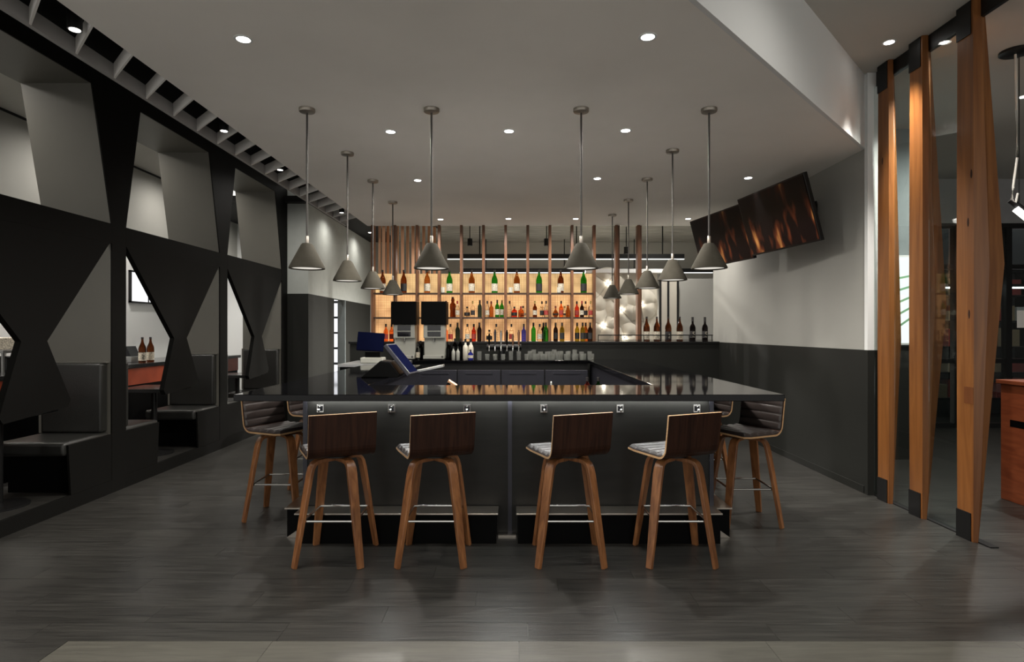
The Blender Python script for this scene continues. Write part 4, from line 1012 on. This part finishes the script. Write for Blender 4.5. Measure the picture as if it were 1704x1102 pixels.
for i in range(8):
    o = share('drinking_glass', gl1 if i % 3 else gl2, None, (sx_(889, 8.9) + 0.105 * i, 9.10, HB + 0.001), scale=(1.1, 1.1, 1.15 if i % 3 == 0 else 1.3))
    tag(o, '%s tall glass from the left in the rearmost row below the lit shelves' % ORD[i], 'glass', 'tall glasses on the service counter')

# ------------------------------------------------------------------ left end of the bar: service stand, registers
sc = empty('service_cabinet', (-1.88, 8.05, 0), 'steel-edged side counter carrying the upright touch screen', 'counter')
MB().box(-0.36, 0.40, -0.36, 0.6, 0, 1.03).build('body', 'kick_black', sc)
MB().box(-0.38, 0.42, -0.39, 0.62, 1.031, 1.07).build('countertop', 'steel', sc, bevel=0.004)
p1 = empty('touch_screen', (-1.87, 7.95, 1.0705), 'upright navy touch screen on the side counter at left', 'screen')
MB().box(-0.15, 0.15, -0.09, 0.12, 0.0, 0.075).build('printer_base', 'white_plastic', p1, bevel=0.012)
MB().box(-0.10, 0.10, -0.02, 0.05, 0.0755, 0.15).build('stand', 'kick_black', p1)
o = MB().box(-0.175, 0.175, -0.02, 0.02, -0.125, 0.125).build('display', 'screen_navy', p1, bevel=0.006, loc=(-0.02, -0.04, 0.285)); o.rotation_euler = (R(-14), R(4), R(8))
MB().box(-0.17, 0.17, -0.0225, -0.0205, -0.12, 0.12).build('screen_glass', 'screen_navy', o)
p2 = empty('register_terminal', (-0.98, 5.35, 0), 'tilted register terminal seen from the side on the left bar wing', 'register')
p2.location = (-1.16, 5.60, HB + 0.001)
MB().prism([(-0.25, 0.0), (0.10, 0.0), (0.12, 0.03), (0.03, 0.15), (-0.06, 0.16)], -0.12, 0.12, 'y').build('base', 'kick_black', p2, bevel=0.01)
o = MB().box(-0.02, 0.02, -0.13, 0.13, -0.18, 0.18).build('display', 'cabinet_steel', p2, bevel=0.008, loc=(0.11, 0, 0.165)); o.rotation_euler = (0, R(-40), R(-8))
MB().box(0.0205, 0.022, -0.12, 0.12, -0.165, 0.165).build('screen_glass', 'screen_navy', o)
o2 = MB().box(-0.16, 0.16, -0.06, 0.06, -0.012, 0.012).build('customer_tray', 'steel', p2, bevel=0.004, loc=(0.33, 0.25, 0.06)); o2.rotation_euler = (0, R(-12), 0)
# small items inside the well
wl_ = empty('speed_rail', (-0.2, 5.2, 0), 'steel ice well and rail behind the front bar', 'ice well')
MB().box(-0.9, 0.9, -0.30, 0.30, 0, 0.85).build('body', 'cabinet_steel', wl_); MB().box(-0.92, 0.92, -0.32, 0.32, 0.851, 0.88).build('rim', 'steel', wl_, bevel=0.004)
for i, (x, m, l) in enumerate(((0.90, 'glass_red', 'red bottle standing behind the right of the front bar'), (1.0, 'glass_green', 'green bottle standing behind the right of the front bar'))):
    b_ = bottle('spirit', m, (x, 5.45, 0.0), l, lab=None, group='bottles in the speed rail')
    b_.location = (x - 0.33 + 0.12, 5.42, 0.881); b_.scale = (0.9, 0.9, 0.68)
fc = empty('bar_faucet', (0.35, 5.35, 0.881), 'small chrome faucet rising behind the front bar', 'faucet')
MB().tube([(0, 0, 0), (0, 0, 0.12), (0, -0.03, 0.16), (0, -0.08, 0.16), (0, -0.10, 0.13)], 0.010, 10).build('spout', 'chrome', fc, True)
MB().lathe([(0.02, 0), (0.02, 0.03)], 12).build('base', 'chrome', fc, True); MB().tube([(0.02, 0, 0.02), (0.05, 0, 0.05)], 0.006, 8).build('lever', 'chrome', fc, True)
sg = empty('soda_gun', (-0.52, 5.10, 0.881), 'copper-coloured soda gun leaning behind the front bar', 'soda gun')
MB().tube([(-0.05, 0, 0.0), (-0.05, 0, 0.12), (-0.02, 0, 0.17)], 0.018, 10).build('holder', 'kick_black', sg, True)
MB().tube([(-0.03, 0, 0.19), (0.03, 0, 0.15), (0.10, -0.02, 0.07)], [0.016, 0.018, 0.010], 10).build('gun', 'copper', sg, True)
